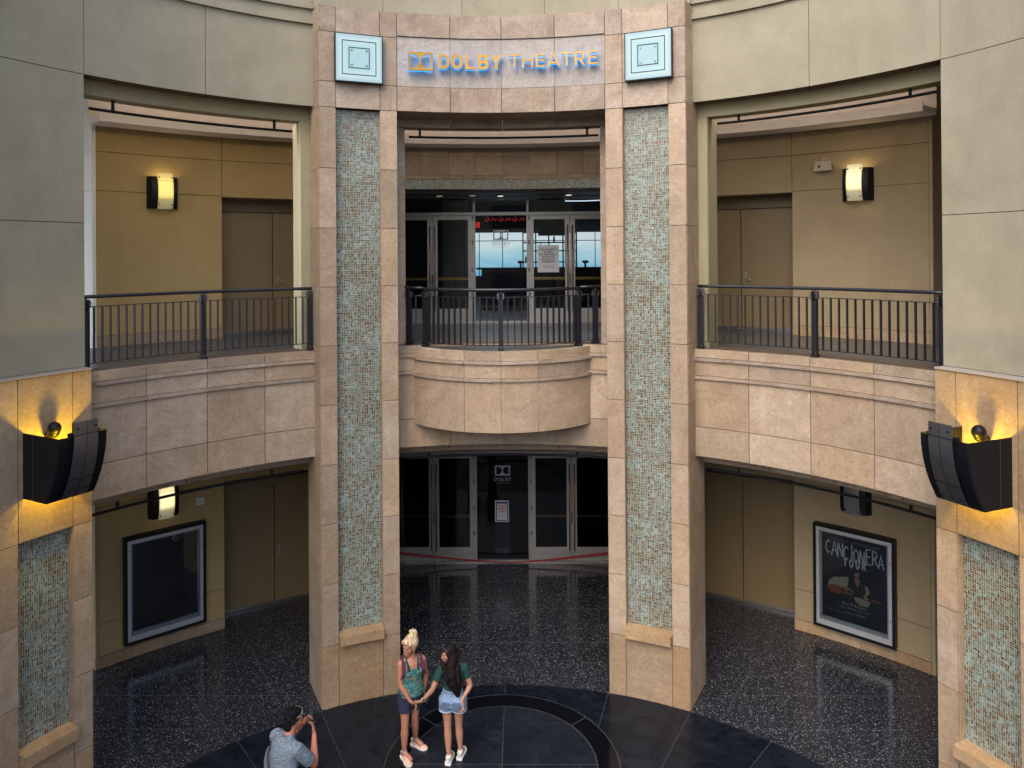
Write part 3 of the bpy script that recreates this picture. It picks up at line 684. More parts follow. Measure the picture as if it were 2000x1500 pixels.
# notices
t = thing('paper_notice', 'white paper closed notice taped on the upper right glass door', 'notice', (.882, YD-.006, 6.28))
w = MB(); w.box(-.232, .232, -.004, -.001, 0, .59); obj('sheet', w, MT['white'], t)
w = MB()
for i, l in enumerate(('THIS PROPERTY', 'CLOSED', 'TO THE PUBLIC', 'NO ENTRY', 'WITHOUT', 'PERMISSION')): add_text(w, l, .056, 0, .475-i*.052, -.006, off=.0008)
add_text(w, 'LAMC Sec. 41.24(g)', .027, 0, .13, -.006); add_text(w, 'Trespassing Prohibited', .025, 0, .098, -.006)
obj('lettering', w, MT['ink'], t)
t = thing('tours_sign', 'small framed TOURS BEGIN HERE sign fixed on the middle lower glass pane', 'sign', (-.165, YD-.045, 0))
w = MB(); w.box(-.15, .15, 0, .03, .87, 1.33); obj('frame', w, MT['silver'], t)
w = MB(); w.box(-.13, .13, -.005, -.001, .892, 1.308); obj('blue_border', w, MT['blueink'], t)
w = MB(); w.box(-.108, .108, -.009, -.006, .915, 1.265); obj('sheet', w, MT['white'], t)
w = MB()
for i, l in enumerate(('TOURS', 'BEGIN', 'HERE')): add_text(w, l, .066, 0, 1.195-i*.062, -.011, off=.002)
obj('red_lettering', w, MT['redink'], t)
w = MB()
for i, l in enumerate(('TICKETS AVAILABLE', 'AT THE BOX OFFICE', 'DAILY TOURS EVERY', 'HALF HOUR')): add_text(w, l, .021, 0, 1.03-i*.028, -.011)
obj('small_lettering', w, MT['ink'], t)
t = thing('sign_stand', 'dim grey stand with pale base just inside the middle lower pane', 'stand', (-.165, 10.62, 0))
w = MB(); w.box(-.165, .165, .035, .2, .16, 1.0); obj('pedestal', w, simple('grey_pedestal', (.10, .11, .13), .5), t)
w = MB(); w.box(-.17, .17, .01, .25, .0, .15); obj('base', w, simple('pale_base', (.42, .38, .30), .5), t)
w = MB(); w.box(-.66, .40, 10.42, 10.95, .004, .02); tag(obj('door_mat', w, simple('dark_red_carpet', (.16, .01, .03), .9)), 'dark red mat just inside the lower glass doors', 'mat')
t = thing('barrier_tape', 'red plastic tape strung low across the ground floor doors', 'barrier tape', (-.1, YD-.15, .05))
w = MB(); pts = []
for i in range(41):
    u = i/40; x = -2.55+5.0*u; z = .03+.25*abs(u-.47)**1.25*2.6 if False else .045+.62*(abs(u-.5))**1.6
    wd = .035*(.35+1.3*abs(u-.5)**1.0)*1.5
    pts.append([(x, YD-.20+.02*math.sin(u*9), z), (x, YD-.20+.02*math.sin(u*9)+.004, z+wd+.01)])
w.grid(pts); w.grid([[(a[0], a[1]+.002, a[2]) for a in r][::-1] for r in pts]); obj('tape', w, MT['red'], t, False)
# ------------------------------------------------------------------ lobby interiors
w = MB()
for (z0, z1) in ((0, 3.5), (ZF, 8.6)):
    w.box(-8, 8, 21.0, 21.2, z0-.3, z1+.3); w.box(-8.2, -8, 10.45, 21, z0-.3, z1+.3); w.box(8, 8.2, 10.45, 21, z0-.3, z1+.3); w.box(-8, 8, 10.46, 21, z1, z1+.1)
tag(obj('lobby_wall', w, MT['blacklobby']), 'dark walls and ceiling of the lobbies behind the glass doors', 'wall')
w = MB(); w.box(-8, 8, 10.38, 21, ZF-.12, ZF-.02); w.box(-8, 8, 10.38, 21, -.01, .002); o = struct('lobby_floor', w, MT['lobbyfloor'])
def bluepanel():
    m_, ns, ls, bs = mat('blue_lit_panel'); co = coords(ns, ls)
    f = nz(ns, ls, coords(ns, ls, (.5, .5, 1.2)), 1.1, 3, .5, .8)
    sp = N(ns, 'SeparateXYZ'); ls.new(co, sp.inputs[0]); h_ = M2(ns, ls, 'MULTIPLY_ADD', sp.outputs[2], .62, .02)
    c = ramp(ns, ls, M2(ns, ls, 'MULTIPLY_ADD', M2(ns, ls, 'SUBTRACT', f, .5), .7, h_), (.0, (.18, .55, .78)), (.4, (.55, .83, .92)), (.7, (.88, .97, .98)))
    ls.new(c, bs.inputs['Emission Color']); bs.inputs['Emission Strength'].default_value = .42; bs.inputs['Base Color'].default_value = (.05, .08, .1, 1)
    return m_
t = thing('backlit_wall', 'glowing pale blue panel wall behind the lobby bar', 'light wall', (1, 20, 6))
w = MB(); w.box(-1.37, 7.5, 20.0, 20.1, 5.95, 7.45); obj('light_panel', w, bluepanel(), t, False)
w = MB()
for x in (-1.17, -.36, .5, 1.25, 2.05, 2.86, 3.7, 4.6): w.box(x-.012, x+.012, 19.96, 19.99, 5.95, 7.45)
w.box(-1.37, 7.5, 19.955, 19.985, 7.15, 7.175); obj('grid_lines', w, MT['blacklobby'], t, False)
t = thing('bar_counter', 'black bar counter silhouetted against the blue panel wall', 'bar counter', (2, 17.5, ZF))
w = MB(); w.box(-.95, 6, 17.2, 18.0, ZF, 6.22); obj('front', w, MT['blacklobby'], t, False)
w = MB(); w.box(-1.1, 6.1, 17.1, 18.1, 6.22, 6.28); obj('counter_top', w, simple('dark_glossy_stone', (.03, .035, .045), .12), t, False)
for i, x in enumerate((.27, 2.30)):
    t = thing('beer_tap', 'small black tap head on the bar counter, ' + ('seen through the fixed middle pane' if i == 0 else 'seen through the far right door'), 'tap', (x, 17.5, 6.28), 0, 'taps on the bar counter')
    w = MB(); w.box(-.03, .03, -.03, .03, 0, .12); obj('stem', w, MT['blacklobby'], t); w = MB(); w.box(-.09, .10, -.04, .04, .12, .20); obj('head', w, MT['blacklobby'], t)
t = thing('bottle_shelf', 'open black bar shelf with bottles against the blue light', 'shelf', (1.3, 19.2, ZF))
w = MB()
for z in (6.02, 6.42, 6.80, 7.08, 7.42): w.box(.35, 2.15, 19.1, 19.3, z-.02, z+.02)
for x in (.35, .78, 1.22, 1.70, 2.15): w.box(x-.02, x+.02, 19.1, 19.3, 6.0, 7.42)
obj('rack', w, MT['blacklobby'], t, False)
for i, (x, z) in enumerate(((.50, 6.82), (.66, 6.82), (.95, 6.82), (1.10, 6.82), (.45, 6.44), (.6, 6.44), (1.9, 6.44), (2.02, 6.82), (1.4, 7.1), (.55, 7.1))):
    h = .20+.03*((i*7) % 3); b = tag(obj('bottle', (lambda mb: (mb.tube([(0, 0, 0), (0, 0, h*.6), (0, 0, h*.72), (0, 0, h)], [.032, .032, .012, .012], 10), mb)[1])(MB()), simple('bottle_glass_%d' % i, (.01, .02+.01*(i % 3), .02), .1)), 'dark bottle on the bar shelf in front of the blue light', 'bottle', 'bottles on the bar shelf'); b.location = (x, 19.2, z)
for i, (x, z1) in enumerate(((-1.35, 8.6), (1.05, 8.6))):
    w = MB(); w.box(-.29, .29, -.2, .2, 0, z1-ZF) if i == 0 else w.box(-.33, .33, -.2, .2, 1.95, z1-ZF)
    o = obj('reflected_column', w, simple('column_reflection_grey_%d' % i, (.12, .125, .11), .6)); o.location = (x, 12.6, ZF); tag(o, 'grey box standing in for a column reflected in the upper glass, ' + ('left of the middle pane' if i == 0 else 'above the paper notice'), 'column', 'column reflections in the upper glass')  # boxes behind the glass in place of columns mirrored in it
# glowing arcs standing in for reflections in the door glass; red neon in the upper lobby
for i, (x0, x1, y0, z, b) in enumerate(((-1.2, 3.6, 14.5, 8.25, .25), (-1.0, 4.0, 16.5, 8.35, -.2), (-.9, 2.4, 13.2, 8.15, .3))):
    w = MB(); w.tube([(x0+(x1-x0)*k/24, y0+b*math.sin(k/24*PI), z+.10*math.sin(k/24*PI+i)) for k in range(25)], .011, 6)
    o = obj('reflection_arc', w, emit('strip_%d' % i, (.75, .85, 1), .7)); tag(o, ('long glowing white arc standing in for a reflection in the upper glass, ' + ['middle', 'deepest', 'nearest'][i] + ' of three'), 'reflection', 'white arcs standing in for glass reflections')
t = thing('neon_sign', 'red neon script sign glowing under the upper lobby ceiling', 'neon sign', (0, 15.5, 7.7))
w = MB(); random.seed(3)
x = -.75
for k in range(7):
    h = .10; pts = [(x, 15.5, 7.64+.02*k % .03), (x+.05, 15.5, 7.74), (x+.10, 15.5, 7.66), (x+.14, 15.5, 7.72)] if k % 2 else [(x, 15.5, 7.70), (x+.06, 15.5, 7.63), (x+.13, 15.5, 7.70), (x+.05, 15.5, 7.76)]
    w.tube(pts, .005, 6); x += .2
obj('script_tubes', w, emit('neon_red', (1, .05, .04), .45), t, False)
w = MB()
for k in range(3): w.tube([(-1.02, 15.5, 7.60-.06*k), (-.92, 15.5, 7.60-.06*k)], .009, 6)
w.tube([(-.92, 15.5, 7.62), (-.92, 15.5, 7.46)], .009, 6); obj('letter_tubes', w, emit('neon_red2', (1, .03, .03), .7), t, False)
w = MB(); w.box(-1.2, .75, 15.53, 15.56, 7.42, 7.8); obj('backing', w, MT['blacklobby'], t, False)
# ------------------------------------------------------------------ sign: emblem and letters
t = thing('theatre_sign', 'gold DOLBY THEATRE letters with double D emblem and blue glow on the frieze', 'sign', P(0, 5.6, 9.5))
blue = emit('blue_halo', (.0, .36, 1.0), .95)
RS = 5.60
def place_letter(V, F, a_c, name):
    """2D letter verts (x from its centre) placed flat at angle a_c on the frieze"""
    a = R(a_c); T = Vector((math.cos(a), -math.sin(a), 0)); Nn = Vector((-math.sin(a), -math.cos(a), 0)); O = Vector((RS*math.sin(a), RS*math.cos(a), 0))
    for nm, d0, k, mt_, grow in ((name, .030, 1.0, MT['gold'], 0), ('halo', -.012, .55, blue, 0)):
        mb = MB(); mb.v = [tuple(O+T*v[0]+Vector((0, 0, v[1]))+Nn*(d0+v[2]*k)) for v in V]
        for f in F: mb.f.append(f); mb.uv.append([(0, 0)]*len(f)); mb.rn.append(0); mb.mi.append(0); mb.sm.append(False)
        if nm == 'halo': obj('halo', mb, mt_, par, False)
        else: par = obj(nm, mb, mt_, t, False)
def stroke(pts, w, closed):
    """offset polyline with mitred joints -> list of loops (outer, inner) or one loop"""
    P2 = [Vector(p) for p in pts]; n = len(P2); Lf, Rt = [], []
    for i in range(n):
        if closed: a, b = (P2[i]-P2[i-1]).normalized(), (P2[(i+1) % n]-P2[i]).normalized()
        else:
            a = (P2[i]-P2[i-1]).normalized() if i else (P2[1]-P2[0]).normalized(); b = (P2[i+1]-P2[i]).normalized() if i < n-1 else a
        na, nb = Vector((-a.y, a.x)), Vector((-b.y, b.x)); mm = (na+nb).normalized(); k = w/2/max(.35, mm.dot(na))
        Lf.append(tuple(P2[i]+mm*k)); Rt.append(tuple(P2[i]-mm*k))
    return [Lf, Rt] if closed else [Lf+Rt[::-1]]
def letter(ch, W_, H, w):
    """return list of (loops) pieces in box W_ x H with stroke w, centred in x"""
    h = w/2; x0, x1, y0, y1 = -W_/2+h, W_/2-h, h, H-h; c = min(W_, H)*.26; ym = H/2
    if ch == 'D': return [stroke([(x0, y0), (x1-c, y0), (x1, y0+c), (x1, y1-c), (x1-c, y1), (x0, y1)], w, True)]
    if ch == 'O': return [stroke([(x0+c, y0), (x1-c, y0), (x1, y0+c), (x1, y1-c), (x1-c, y1), (x0+c, y1), (x0, y1-c), (x0, y0+c)], w, True)]
    if ch == 'L': return [stroke([(x0, H), (x0, y0), (W_/2, y0)], w, False)]
    if ch == 'B':
        return [stroke([(x0, ym), (x1-c*.8, ym), (x1-.01, ym+c*.5), (x1-.01, y1-c*.5), (x1-c*.7, y1), (x0, y1)], w, True), stroke([(x0, y0), (x1-c*.6, y0), (x1, y0+c*.5), (x1, ym-c*.5), (x1-c*.6, ym-.001), (x0, ym-.001)], w, True)]
    if ch == 'Y': return [stroke([(-W_/2+h*.6, H), (0, ym), (W_/2-h*.6, H)], w, False), stroke([(0, ym-.02), (0, 0)], w, False)]
    if ch == 'T': return [stroke([(-W_/2, y1), (W_/2, y1)], w, False), stroke([(0, y1-h+.002), (0, 0)], w, False)]
    if ch == 'H': return [stroke([(x0, 0), (x0, H)], w, False), stroke([(x1, 0), (x1, H)], w, False), stroke([(x0+h-.002, ym), (x1-h+.002, ym)], w, False)]
    if ch == 'E': return [stroke([(W_/2, y0), (x0, y0), (x0, y1), (W_/2, y1)], w, False), stroke([(x0+h-.002, ym), (W_/2-.02, ym)], w, False)]
    if ch == 'A': return [stroke([(-W_/2+h*.5, 0), (0, H-h*.6), (W_/2-h*.5, 0)], w, False), stroke([(-W_*.27, H*.27), (W_*.27, H*.27)], w, False)]
    if ch == 'R': return [stroke([(x0, ym-.012), (x1-c*.8, ym-.012), (x1, ym-.012+c*.7), (x1, y1-c*.7), (x1-c*.8, y1), (x0, y1)], w, True), stroke([(x0, ym-.012-h+.002), (x0, 0)], w, False), stroke([(x1-c*1.5, ym-.012-h+.003), (x1+h*.2, 0)], w, False)]
def letmesh(ch, W_, H, w, ext):
    V, F = [], []
    for i, L in enumerate(letter(ch, W_, H, w)):
        v, f = filled(L, ext+.0008*i); n = len(V); V += v; F += [tuple(n+q for q in ff) for ff in f]
    return V, F
# emblem
V, F = filled(dd_loops(.385, .285), .018); V = [(x-.1925, y+9.485, z) for x, y, z in V]; place_letter(V, F, -12.75, 'emblem')
xs = [(-9.88+k*1.995, c) for k, c in enumerate('DOLBY')]
a = -9.0
for ch, aw in zip('DOLBY', (.172, .172, .145, .165, .185)):
    V, F = letmesh(ch, aw, .232, .048, .018); V = [(x, y+9.522, z) for x, y, z in V]; place_letter(V, F, a, 'letter_'+ch.lower()); a += 2.07
a = 2.2
for ch, aw in zip('THEATRE', (.175, .165, .140, .185, .165, .145, .135)):
    V, F = letmesh(ch, aw, .205, .027, .018); V = [(x, y+9.546, z) for x, y, z in V]; place_letter(V, F, a, 'letter_'+ch.lower()); a += 2.07
# ------------------------------------------------------------------ backlit square panels
for s, ac, lab in ((-1, -22.25, 'left'), (1, 23.25, 'right')):
    t = thing('square_light_panel', 'backlit pale blue square panel with nested black outlines, %s of the sign letters' % lab, 'wall light', P(ac, 5.57, 9.24), R(-ac), 'square light panels beside the sign')
    w = MB(); w.box(-.355, .355, -.03, .045, 0, .725); obj('box_frame', w, MT['blackmetal'], t)
    def sq():
        m_, ns, ls, bs = mat('backlit_blue_glass_%s' % lab); co = coords(ns, ls)
        sp = N(ns, 'SeparateXYZ'); ls.new(co, sp.inputs[0])
        dx = M2(ns, ls, 'ABSOLUTE', sp.outputs[0]); dz = M2(ns, ls, 'ABSOLUTE', M2(ns, ls, 'SUBTRACT', sp.outputs[2], .3625)); d = M2(ns, ls, 'MAXIMUM', dx, dz)
        c = ramp(ns, ls, d, (.0, (.50, .70, .73)), (.17, (.52, .80, .84)), (.27, (.78, .96, .97)), (.345, (.45, .60, .68)))
        c = mixc(ns, ls, M2(ns, ls, 'MULTIPLY', nz(ns, ls, co, 7, 3), .4), c, (.45, .66, .72))
        ls.new(c, bs.inputs['Emission Color']); bs.inputs['Emission Strength'].default_value = .29; bs.inputs['Base Color'].default_value = (.06, .10, .11, 1); bs.inputs['Roughness'].default_value = .3
        return m_
    w = MB(); w.box(-.34, .34, -.036, -.031, .015, .71); obj('glass_face', w, sq(), t)
    w = MB()
    for q, th in ((.255, .011), (.155, .011)):
        zc = .3625
        for (x0, x1, z0, z1) in ((-q, q, zc+q-th, zc+q), (-q, q, zc-q, zc-q+th), (-q, -q+th, zc-q+th, zc+q-th), (q-th, q, zc-q+th, zc+q-th)): w.box(x0, x1, -.045, -.037, z0, z1)
    obj('outline', w, MT['blackmetal'], t)
    for x in (-.11, .11):
        for z in (.2525, .4725):
            w = MB(); w.tube([(x, -.038, z), (x, -.060, z)], .015, 12); obj('bolt', w, MT['gunmetal'], t)
# ------------------------------------------------------------------ railings
def railing(A0, A1, posts, label, rr=6.12, zc=6.17, nb=14):
    t = thing('balcony_railing', label, 'railing', P((A0+A1)/2, rr, 5.23), 0, 'black steel balcony railings')
    h = MB(); k = 24; h.tube([P(A0+(A1-A0)*i/k, rr, zc) for i in range(k+1)], .024, 12); obj('handrail', h, MT['railmetal'], t, False)
    for z, nm in ((6.045, 'top_bar'), (5.335, 'bottom_bar')):
        h = MB(); h.arcbox(A0, A1, rr-.018, rr+.018, z-.005, z+.005, rn=0); obj(nm, h, MT['railmetal'], t, False)
    for a, b in zip(posts, posts[1:]):
        for i in range(1, nb+1):
            q = a+(b-a)*i/(nb+1); h = MB(); M_ = Matrix.Translation(P(q, rr, 0)) @ Matrix.Rotation(R(-q), 4, 'Z'); h.box(-.007, .007, -.02, .02, 5.34, 6.04, M=M_); obj('baluster', h, MT['railmetal'], t, False)
    for q in posts: make_post(t, Matrix.Translation(P(q, rr, 0)) @ Matrix.Rotation(R(-q), 4, 'Z'), zc)
    return t
def make_post(t, M_, zc, zb=5.232):
    h = MB()
    for x in (-.028, .028): h.box(x-.006, x+.006, -.035, .035, zb+.03, zc-.035, M=M_)
    h.box(-.022, .022, -.02, .02, zb+.06, 6.0, M=M_); h.tube([M_ @ Vector((0, 0, 6.0)), M_ @ Vector((0, 0, zc-.01))], .012, 8)
    p = obj('post', h, MT['railmetal'], t, False)
    h = MB(); h.box(-.045, .045, -.05, .05, zb, zb+.035, M=M_); obj('post_foot', h, MT['railmetal'], p, False)
    for x in (-.042, .042):
        h = MB(); h.box(x-.008, x+.008, -.03, .03, zc-.14, zc-.05, M=M_)
        for z in (zc-.075, zc-.115): h.box(x-.013, x+.013, -.042, -.0301, z-.009, z+.009, M=M_)
        obj('post_bracket', h, MT['gunmetal'], p, False)
railing(-57.5, -28.3, (-57.2, -43.0, -28.6), 'black railing on the left balcony, in front of the mustard wall')
railing(28.9, 60.6, (29.3, 44.8, 60.3), 'black railing on the right balcony, in front of the tan brown wall')
t = thing('balcony_railing', 'curved black railing round the bulging centre balcony', 'railing', (BC[0], 5.3, 5.2), 0, 'black steel balcony railings')
def cp(a, r, z): return Vector((BC[0]+r*math.sin(R(a)), BC[1]-r*math.cos(R(a)), z))
cr, zc = 1.62, 6.13
h = MB(); path = [cp(-49+98*i/30, cr, zc) for i in range(31)]
h.tube(path, .026, 12); obj('handrail', h, MT['railmetal'], t, False)
for z, nm in ((6.02, 'top_bar'), (5.29, 'bottom_bar')):
    h = MB(); h.arcbox(180-49, 180+49, cr-.018, cr+.018, z-.005, z+.005, c=BC, rn=0, step=3); obj(nm, h, MT['railmetal'], t, False)
for a, b in ((-48.5, 0), (0, 48.5)):
    for i in range(1, 13):
        q = a+(b-a)*i/13; h = MB(); M_ = Matrix.Translation(cp(q, cr, 0)) @ Matrix.Rotation(R(q), 4, 'Z'); h.box(-.008, .008, -.02, .02, 5.295, 6.015, M=M_); obj('baluster', h, MT['railmetal'], t, False)
for q in (-48.5, 0, 48.5): make_post(t, Matrix.Translation(cp(q, cr, 0)) @ Matrix.Rotation(R(q), 4, 'Z'), zc, 5.216)
for s in (-1, 1):
    xa = BC[0]+s*1.25; xb = BC[0]+s*1.62; ya, yb = 5.93, 6.14
    h = MB(); h.tube([(xa, ya, zc+.01), (xb, yb, zc+.02)], .022, 10); obj('side_handrail', h, MT['railmetal'], t, False)
    h = MB(); h.tube([(xa, ya, 6.02), (xb, yb, 6.02)], .007, 6); h.tube([(xa, ya, 5.29), (xb, yb, 5.29)], .007, 6); obj('side_bar', h, MT['railmetal'], t, False)
    for u in (.35,): 
        h = MB(); x, y = xa+(xb-xa)*u, ya+(yb-ya)*u; h.box(x-.008, x+.008, y-.015, y+.015, 5.295, 6.015); obj('baluster', h, MT['railmetal'], t, False)
    make_post(t, Matrix.Translation((BC[0]+s*1.50, 6.07, 0)) @ Matrix.Rotation(R(s*28), 4, 'Z'), zc, 5.232)
# ------------------------------------------------------------------ suspended rods
def rod(a0, a1, s0, s1, z, zt, label, r=6.4):
    t = thing('suspended_pipe', label, 'pipe rail', P((a0+a1)/2, r, z), 0, 'black pipes hung under the lintels')
    h = MB(); h.tube([P(a0+(a1-a0)*i/24, r, z) for i in range(25)], .020, 10); obj('pipe', h, MT['blackmetal'], t, False)
    for a in (s0, s1): h = MB(); M_ = Matrix.Translation(P(a, r, 0)) @ Matrix.Rotation(R(-a), 4, 'Z'); h.box(-.02, .02, -.008, .008, z, zt, M=M_); obj('hanger', h, MT['blackmetal'], t, False)
rod(-55.5, -30.3, -52.8, -32.7, 8.59, 8.74, 'black pipe under the upper left lintel, above the mustard wall')
rod(31.1, 58.3, 34.0, 55.4, 8.64, 8.74, 'black pipe under the upper right lintel, above the tan wall')
rod(-13.8, 14.1, -12.2, 12.5, 8.60, 8.735, 'black pipe under the sign frieze, above the centre balcony')
rod(-57.0, -29.0, -52.5, -33.3, 3.335, 3.43, 'black pipe above the empty poster case, under the left balcony')
rod(29.3, 59.5, 33.6, 55.05, 3.35, 3.43, 'black pipe above the concert poster, under the right balcony')
rod(-15.6, 15.9, -11.2, 10.7, 3.36, 3.43, 'black pipe above the ground floor theatre doors')
# ------------------------------------------------------------------ small wall sconces
def shade_mat(name, col, st):
    m_, ns, ls, bs = mat(name); co = coords(ns, ls); sp = N(ns, 'SeparateXYZ'); ls.new(co, sp.inputs[0])
    f = ramp(ns, ls, M2(ns, ls, 'MULTIPLY', sp.outputs[2], 1.64), (.0, .10), (.22, .22), (.38, 1.), (.75, 1.), (.95, .45))
    g_ = ramp(ns, ls, M2(ns, ls, 'ABSOLUTE', sp.outputs[0]), (.09, 1.), (.125, .55))
    bs.inputs['Emission Color'].default_value = (*col, 1); ls.new(M2(ns, ls, 'MULTIPLY', M2(ns, ls, 'MULTIPLY', f, g_), st), bs.inputs['Emission Strength'])
    bs.inputs['Base Color'].default_value = (.45, .45, .38, 1); bs.inputs['Roughness'].default_value = .3
    return m_
def small_sconce(a, r, z, label, shade, lamp):
    t = thing('wall_sconce', label, 'wall lamp', P(a, r, z), R(-a), 'small curved wall sconces')
    # local: x tangential, -y towards the court, z up; body .5 wide, .56 high
    H = .55; k = 12
    def prof(u, d0, d1): return -(d0+(d1-d0)*math.sin(PI*u))
    b = MB()
    for sx in (-1, 1):
        rows = []
        for i in range(k+1):
            u = i/k; z_ = H*u; d = prof(u, .13, .19); rows.append([(sx*.255, 0, z_), (sx*.20, d+.02, z_), (sx*.12, d, z_), (sx*.12, d+.02, z_), (sx*.19, d+.04, z_), (sx*.24, 0, z_)])
        b.grid(rows, sm=False)
        for rr_ in (rows[0], rows[-1]): b.quad(rr_)
    b.box(-.20, .20, -.03, -.001, .03, H-.03)
    obj('housing', b, MT['blackmetal'], t)
    p = MB(); rows = []
    for i in range(k+1):
        u = i/k; z_ = -.005+.61*u; d = prof(u, .17, .235); rows.append([(x, d-.01*math.cos(x/.125*PI/2), z_) for x in (-.122, -.06, 0, .06, .122)])
    p.grid(rows); p.grid([[(q[0], q[1]+.008, q[2]) for q in rr_][::-1] for rr_ in rows]); obj('glass_shade', p, shade, t)
    g_ = MB()
    for z_ in (.16, .47): g_.box(-.118, .118, prof(z_/.61, .17, .235)-.014, prof(z_/.61, .17, .235)-.011, z_-.003, z_+.003)
    obj('shade_seam', g_, MT['brass'], t)
    for x in (-.10, .10):
        for z_ in (.07, .53): w = MB(); d = prof(z_/.61, .17, .235); w.tube([(x, d-.022, z_), (x, d+.02, z_)], .011, 8); obj('screw', w, MT['blackmetal'], t)
    if lamp:
        L = bpy.data.lights.new('sconce_light', 'POINT'); L.energy = lamp*.3; L.color = (1, .72, .35); L.shadow_soft_size = .04
        lo = bpy.data.objects.new('sconce_bulb', L); COL.objects.link(lo); lo.parent = t; lo.location = (0, -.09, .45)
yel = shade_mat('yellow_lit_shade', (.95, .70, .10), .42); war = shade_mat('cream_lit_shade', (1, .84, .42), .48); off = simple('unlit_shade', (.16, .17, .18), .3)
small_sconce(-40.75, RB+.06, 7.49, 'lit yellow sconce on the mustard wall, upper left bay', yel, 4)
small_sconce(41.7, RB+.06, 7.53, 'lit cream sconce on the tan wall, upper right bay beside the wall speaker', war, 5)
small_sconce(-40.9, RB, 2.24, 'lit sconce above the empty poster case', war, 3)
small_sconce(41.3, RB, 2.29, 'unlit sconce above the concert poster', off, 0)
# ------------------------------------------------------------------ big wall lamps
def big_lamp(a, label):
    t = thing('large_wall_lamp', label, 'wall lamp', P(a, 5.88, 3.94), R(-a), 'large black wall lamps')
    H = .74; k = 12; hw = .285
    def dep(u): return -(.44+.245*(1-(1-u)**2))
    b = MB(); rows = []
    for i in range(k+1):
        u = i/k; z_ = H*u; d = dep(u)
        rows.append([(-hw, -.004, z_), (-hw+.006, d+.02, z_), (-hw+.02, d, z_), (hw-.02, d, z_), (hw-.006, d+.02, z_), (hw, -.004, z_)])
    b.grid(rows, sm=False)
    b.grid([[(q[0]*.965, (q[1]+.012 if q[1] < -.1 else q[1]), q[2]) for q in r_][::-1] for r_ in rows], sm=False)
    for r_ in (rows[0], rows[-1]):
        for i in range(5):
            q0, q1 = r_[i], r_[i+1]; b.quad([q0, q1, (q1[0]*.965, q1[1]+(.012 if q1[1] < -.1 else 0), q1[2]), (q0[0]*.965, q0[1]+(.012 if q0[1] < -.1 else 0), q0[2])])
    obj('shell', b, MT['blackmetal'], t)
    for sx in (-1, 1): s_ = MB(); s_.box(sx*hw-.003, sx*hw+.003, -.20, -.196, .02, H-.02); obj('panel_seam', s_, MT['gunmetal'], t)
    rows = []
    for i in range(k+1):
        u = i/k; z_ = .03+.87*u; d = dep(min(1, z_/H))-.045; rows.append([(-.135-.008*(1-u), d, z_), (0, d-.01, z_), (.135+.008*(1-u), d, z_)])
    p = MB(); p.grid(rows, sm=False); p.grid([[(q[0], q[1]+.01, q[2]) for q in r_][::-1] for r_ in rows], sm=False)
    for r_ in (rows[0], rows[-1]): p.quad([r_[0], r_[1], r_[2], (r_[2][0], r_[2][1]+.01, r_[2][2]), (r_[1][0], r_[1][1]+.01, r_[1][2]), (r_[0][0], r_[0][1]+.01, r_[0][2])])
    for j in (0, 2): p.grid([[r_[j], (r_[j][0], r_[j][1]+.01, r_[j][2])] for r_ in rows], sm=False)
    pl = obj('face_plate', p, MT['gunmetal'], t)
    g_ = MB()
    for r_, r2 in zip(rows, rows[1:]): g_.quad([(-.003, r_[1][1]-.002, r_[1][2]), (.003, r_[1][1]-.002, r_[1][2]), (.003, r2[1][1]-.002, r2[1][2]), (-.003, r2[1][1]-.002, r2[1][2])])
    for ii in (3, 10): r_ = rows[ii]; g_.box(-.137, .137, r_[1][1]-.003, r_[1][1]+.012, r_[1][2]-.003, r_[1][2]+.003)
    obj('plate_seam', g_, MT['blackmetal'], pl)
    for x in (-.10, .10):
        for ii in (1, 11): r_ = rows[ii]; w = MB(); w.tube([(x, r_[0][1]-.018, r_[0][2]), (x, r_[0][1]+.05, r_[0][2])], .012, 8); obj('screw', w, MT['blackmetal'], pl)
    w = MB()
    for x in (-.15, .15): w.box(x-.02, x+.02, dep(1)-.02, dep(1)+.03, H-.01, H+.04)
    obj('plate_bracket', w, MT['blackmetal'], t)
    w = MB(); w.tube([(0, -.001, .66), (0, -.05, .66), (0, -.10, .69), (0, -.13, .74)], [.045, .055, .062, .066], 14); w.ell((0, -.12, .745), (.075, .075, .080)); obj('lamp_can', w, MT['blackmetal'], t)
    for i, (y, z_, e) in enumerate(((-.34, .46, 17), (-.14, .12, 7))):
        L = bpy.data.lights.new('lamp_light', 'POINT'); L.energy = e; L.color = (1, .64, .02); L.shadow_soft_size = .05
        lo = bpy.data.objects.new('lamp_bulb_light', L); COL.objects.link(lo); lo.parent = t; lo.location = (.0, y, z_)
big_lamp(-62.7, 'large black curved wall lamp glowing yellow on the left travertine pier')
big_lamp(66.5, 'large black curved wall lamp glowing yellow on the right travertine pier')
# ------------------------------------------------------------------ small wall boxes
t = thing('wall_speaker', 'small tan wall speaker left of the cream lit sconce', 'speaker', P(38.25, RB+.06, 8.05), R(-38.25))
w = MB(); w.prism([(-.15, -.13, .03), (.15, -.13, .03), (.13, -.10, .19), (-.13, -.10, .19)], (0, .02, 0)); w.prism([(-.14, -.12, .02), (.14, -.12, .02), (.12, -.02, .18), (-.12, -.02, .18)], (0, .04, 0)); obj('cabinet', w, MT['white_box'], t)
w = MB(); w.box(-.02, .02, -.1, 0, .19, .21); w.box(-.04, .04, -.012, 0, .17, .26); obj('bracket', w, MT['white_box'], t)
w = MB(); w.tube([(-.055, -.138, .10), (-.055, -.128, .10)], .02, 12); obj('lens', w, MT['blackmetal'], t)
t = thing('fire_alarm', 'small white alarm strobe box beside the lower left tan door', 'alarm box', P(-37.1, RB, 2.31), R(37.1))
w = MB(); w.box(-.065, .065, -.045, -.001, 0, .12); obj('box', w, simple('white_plastic', (.6, .58, .54), .4), t)
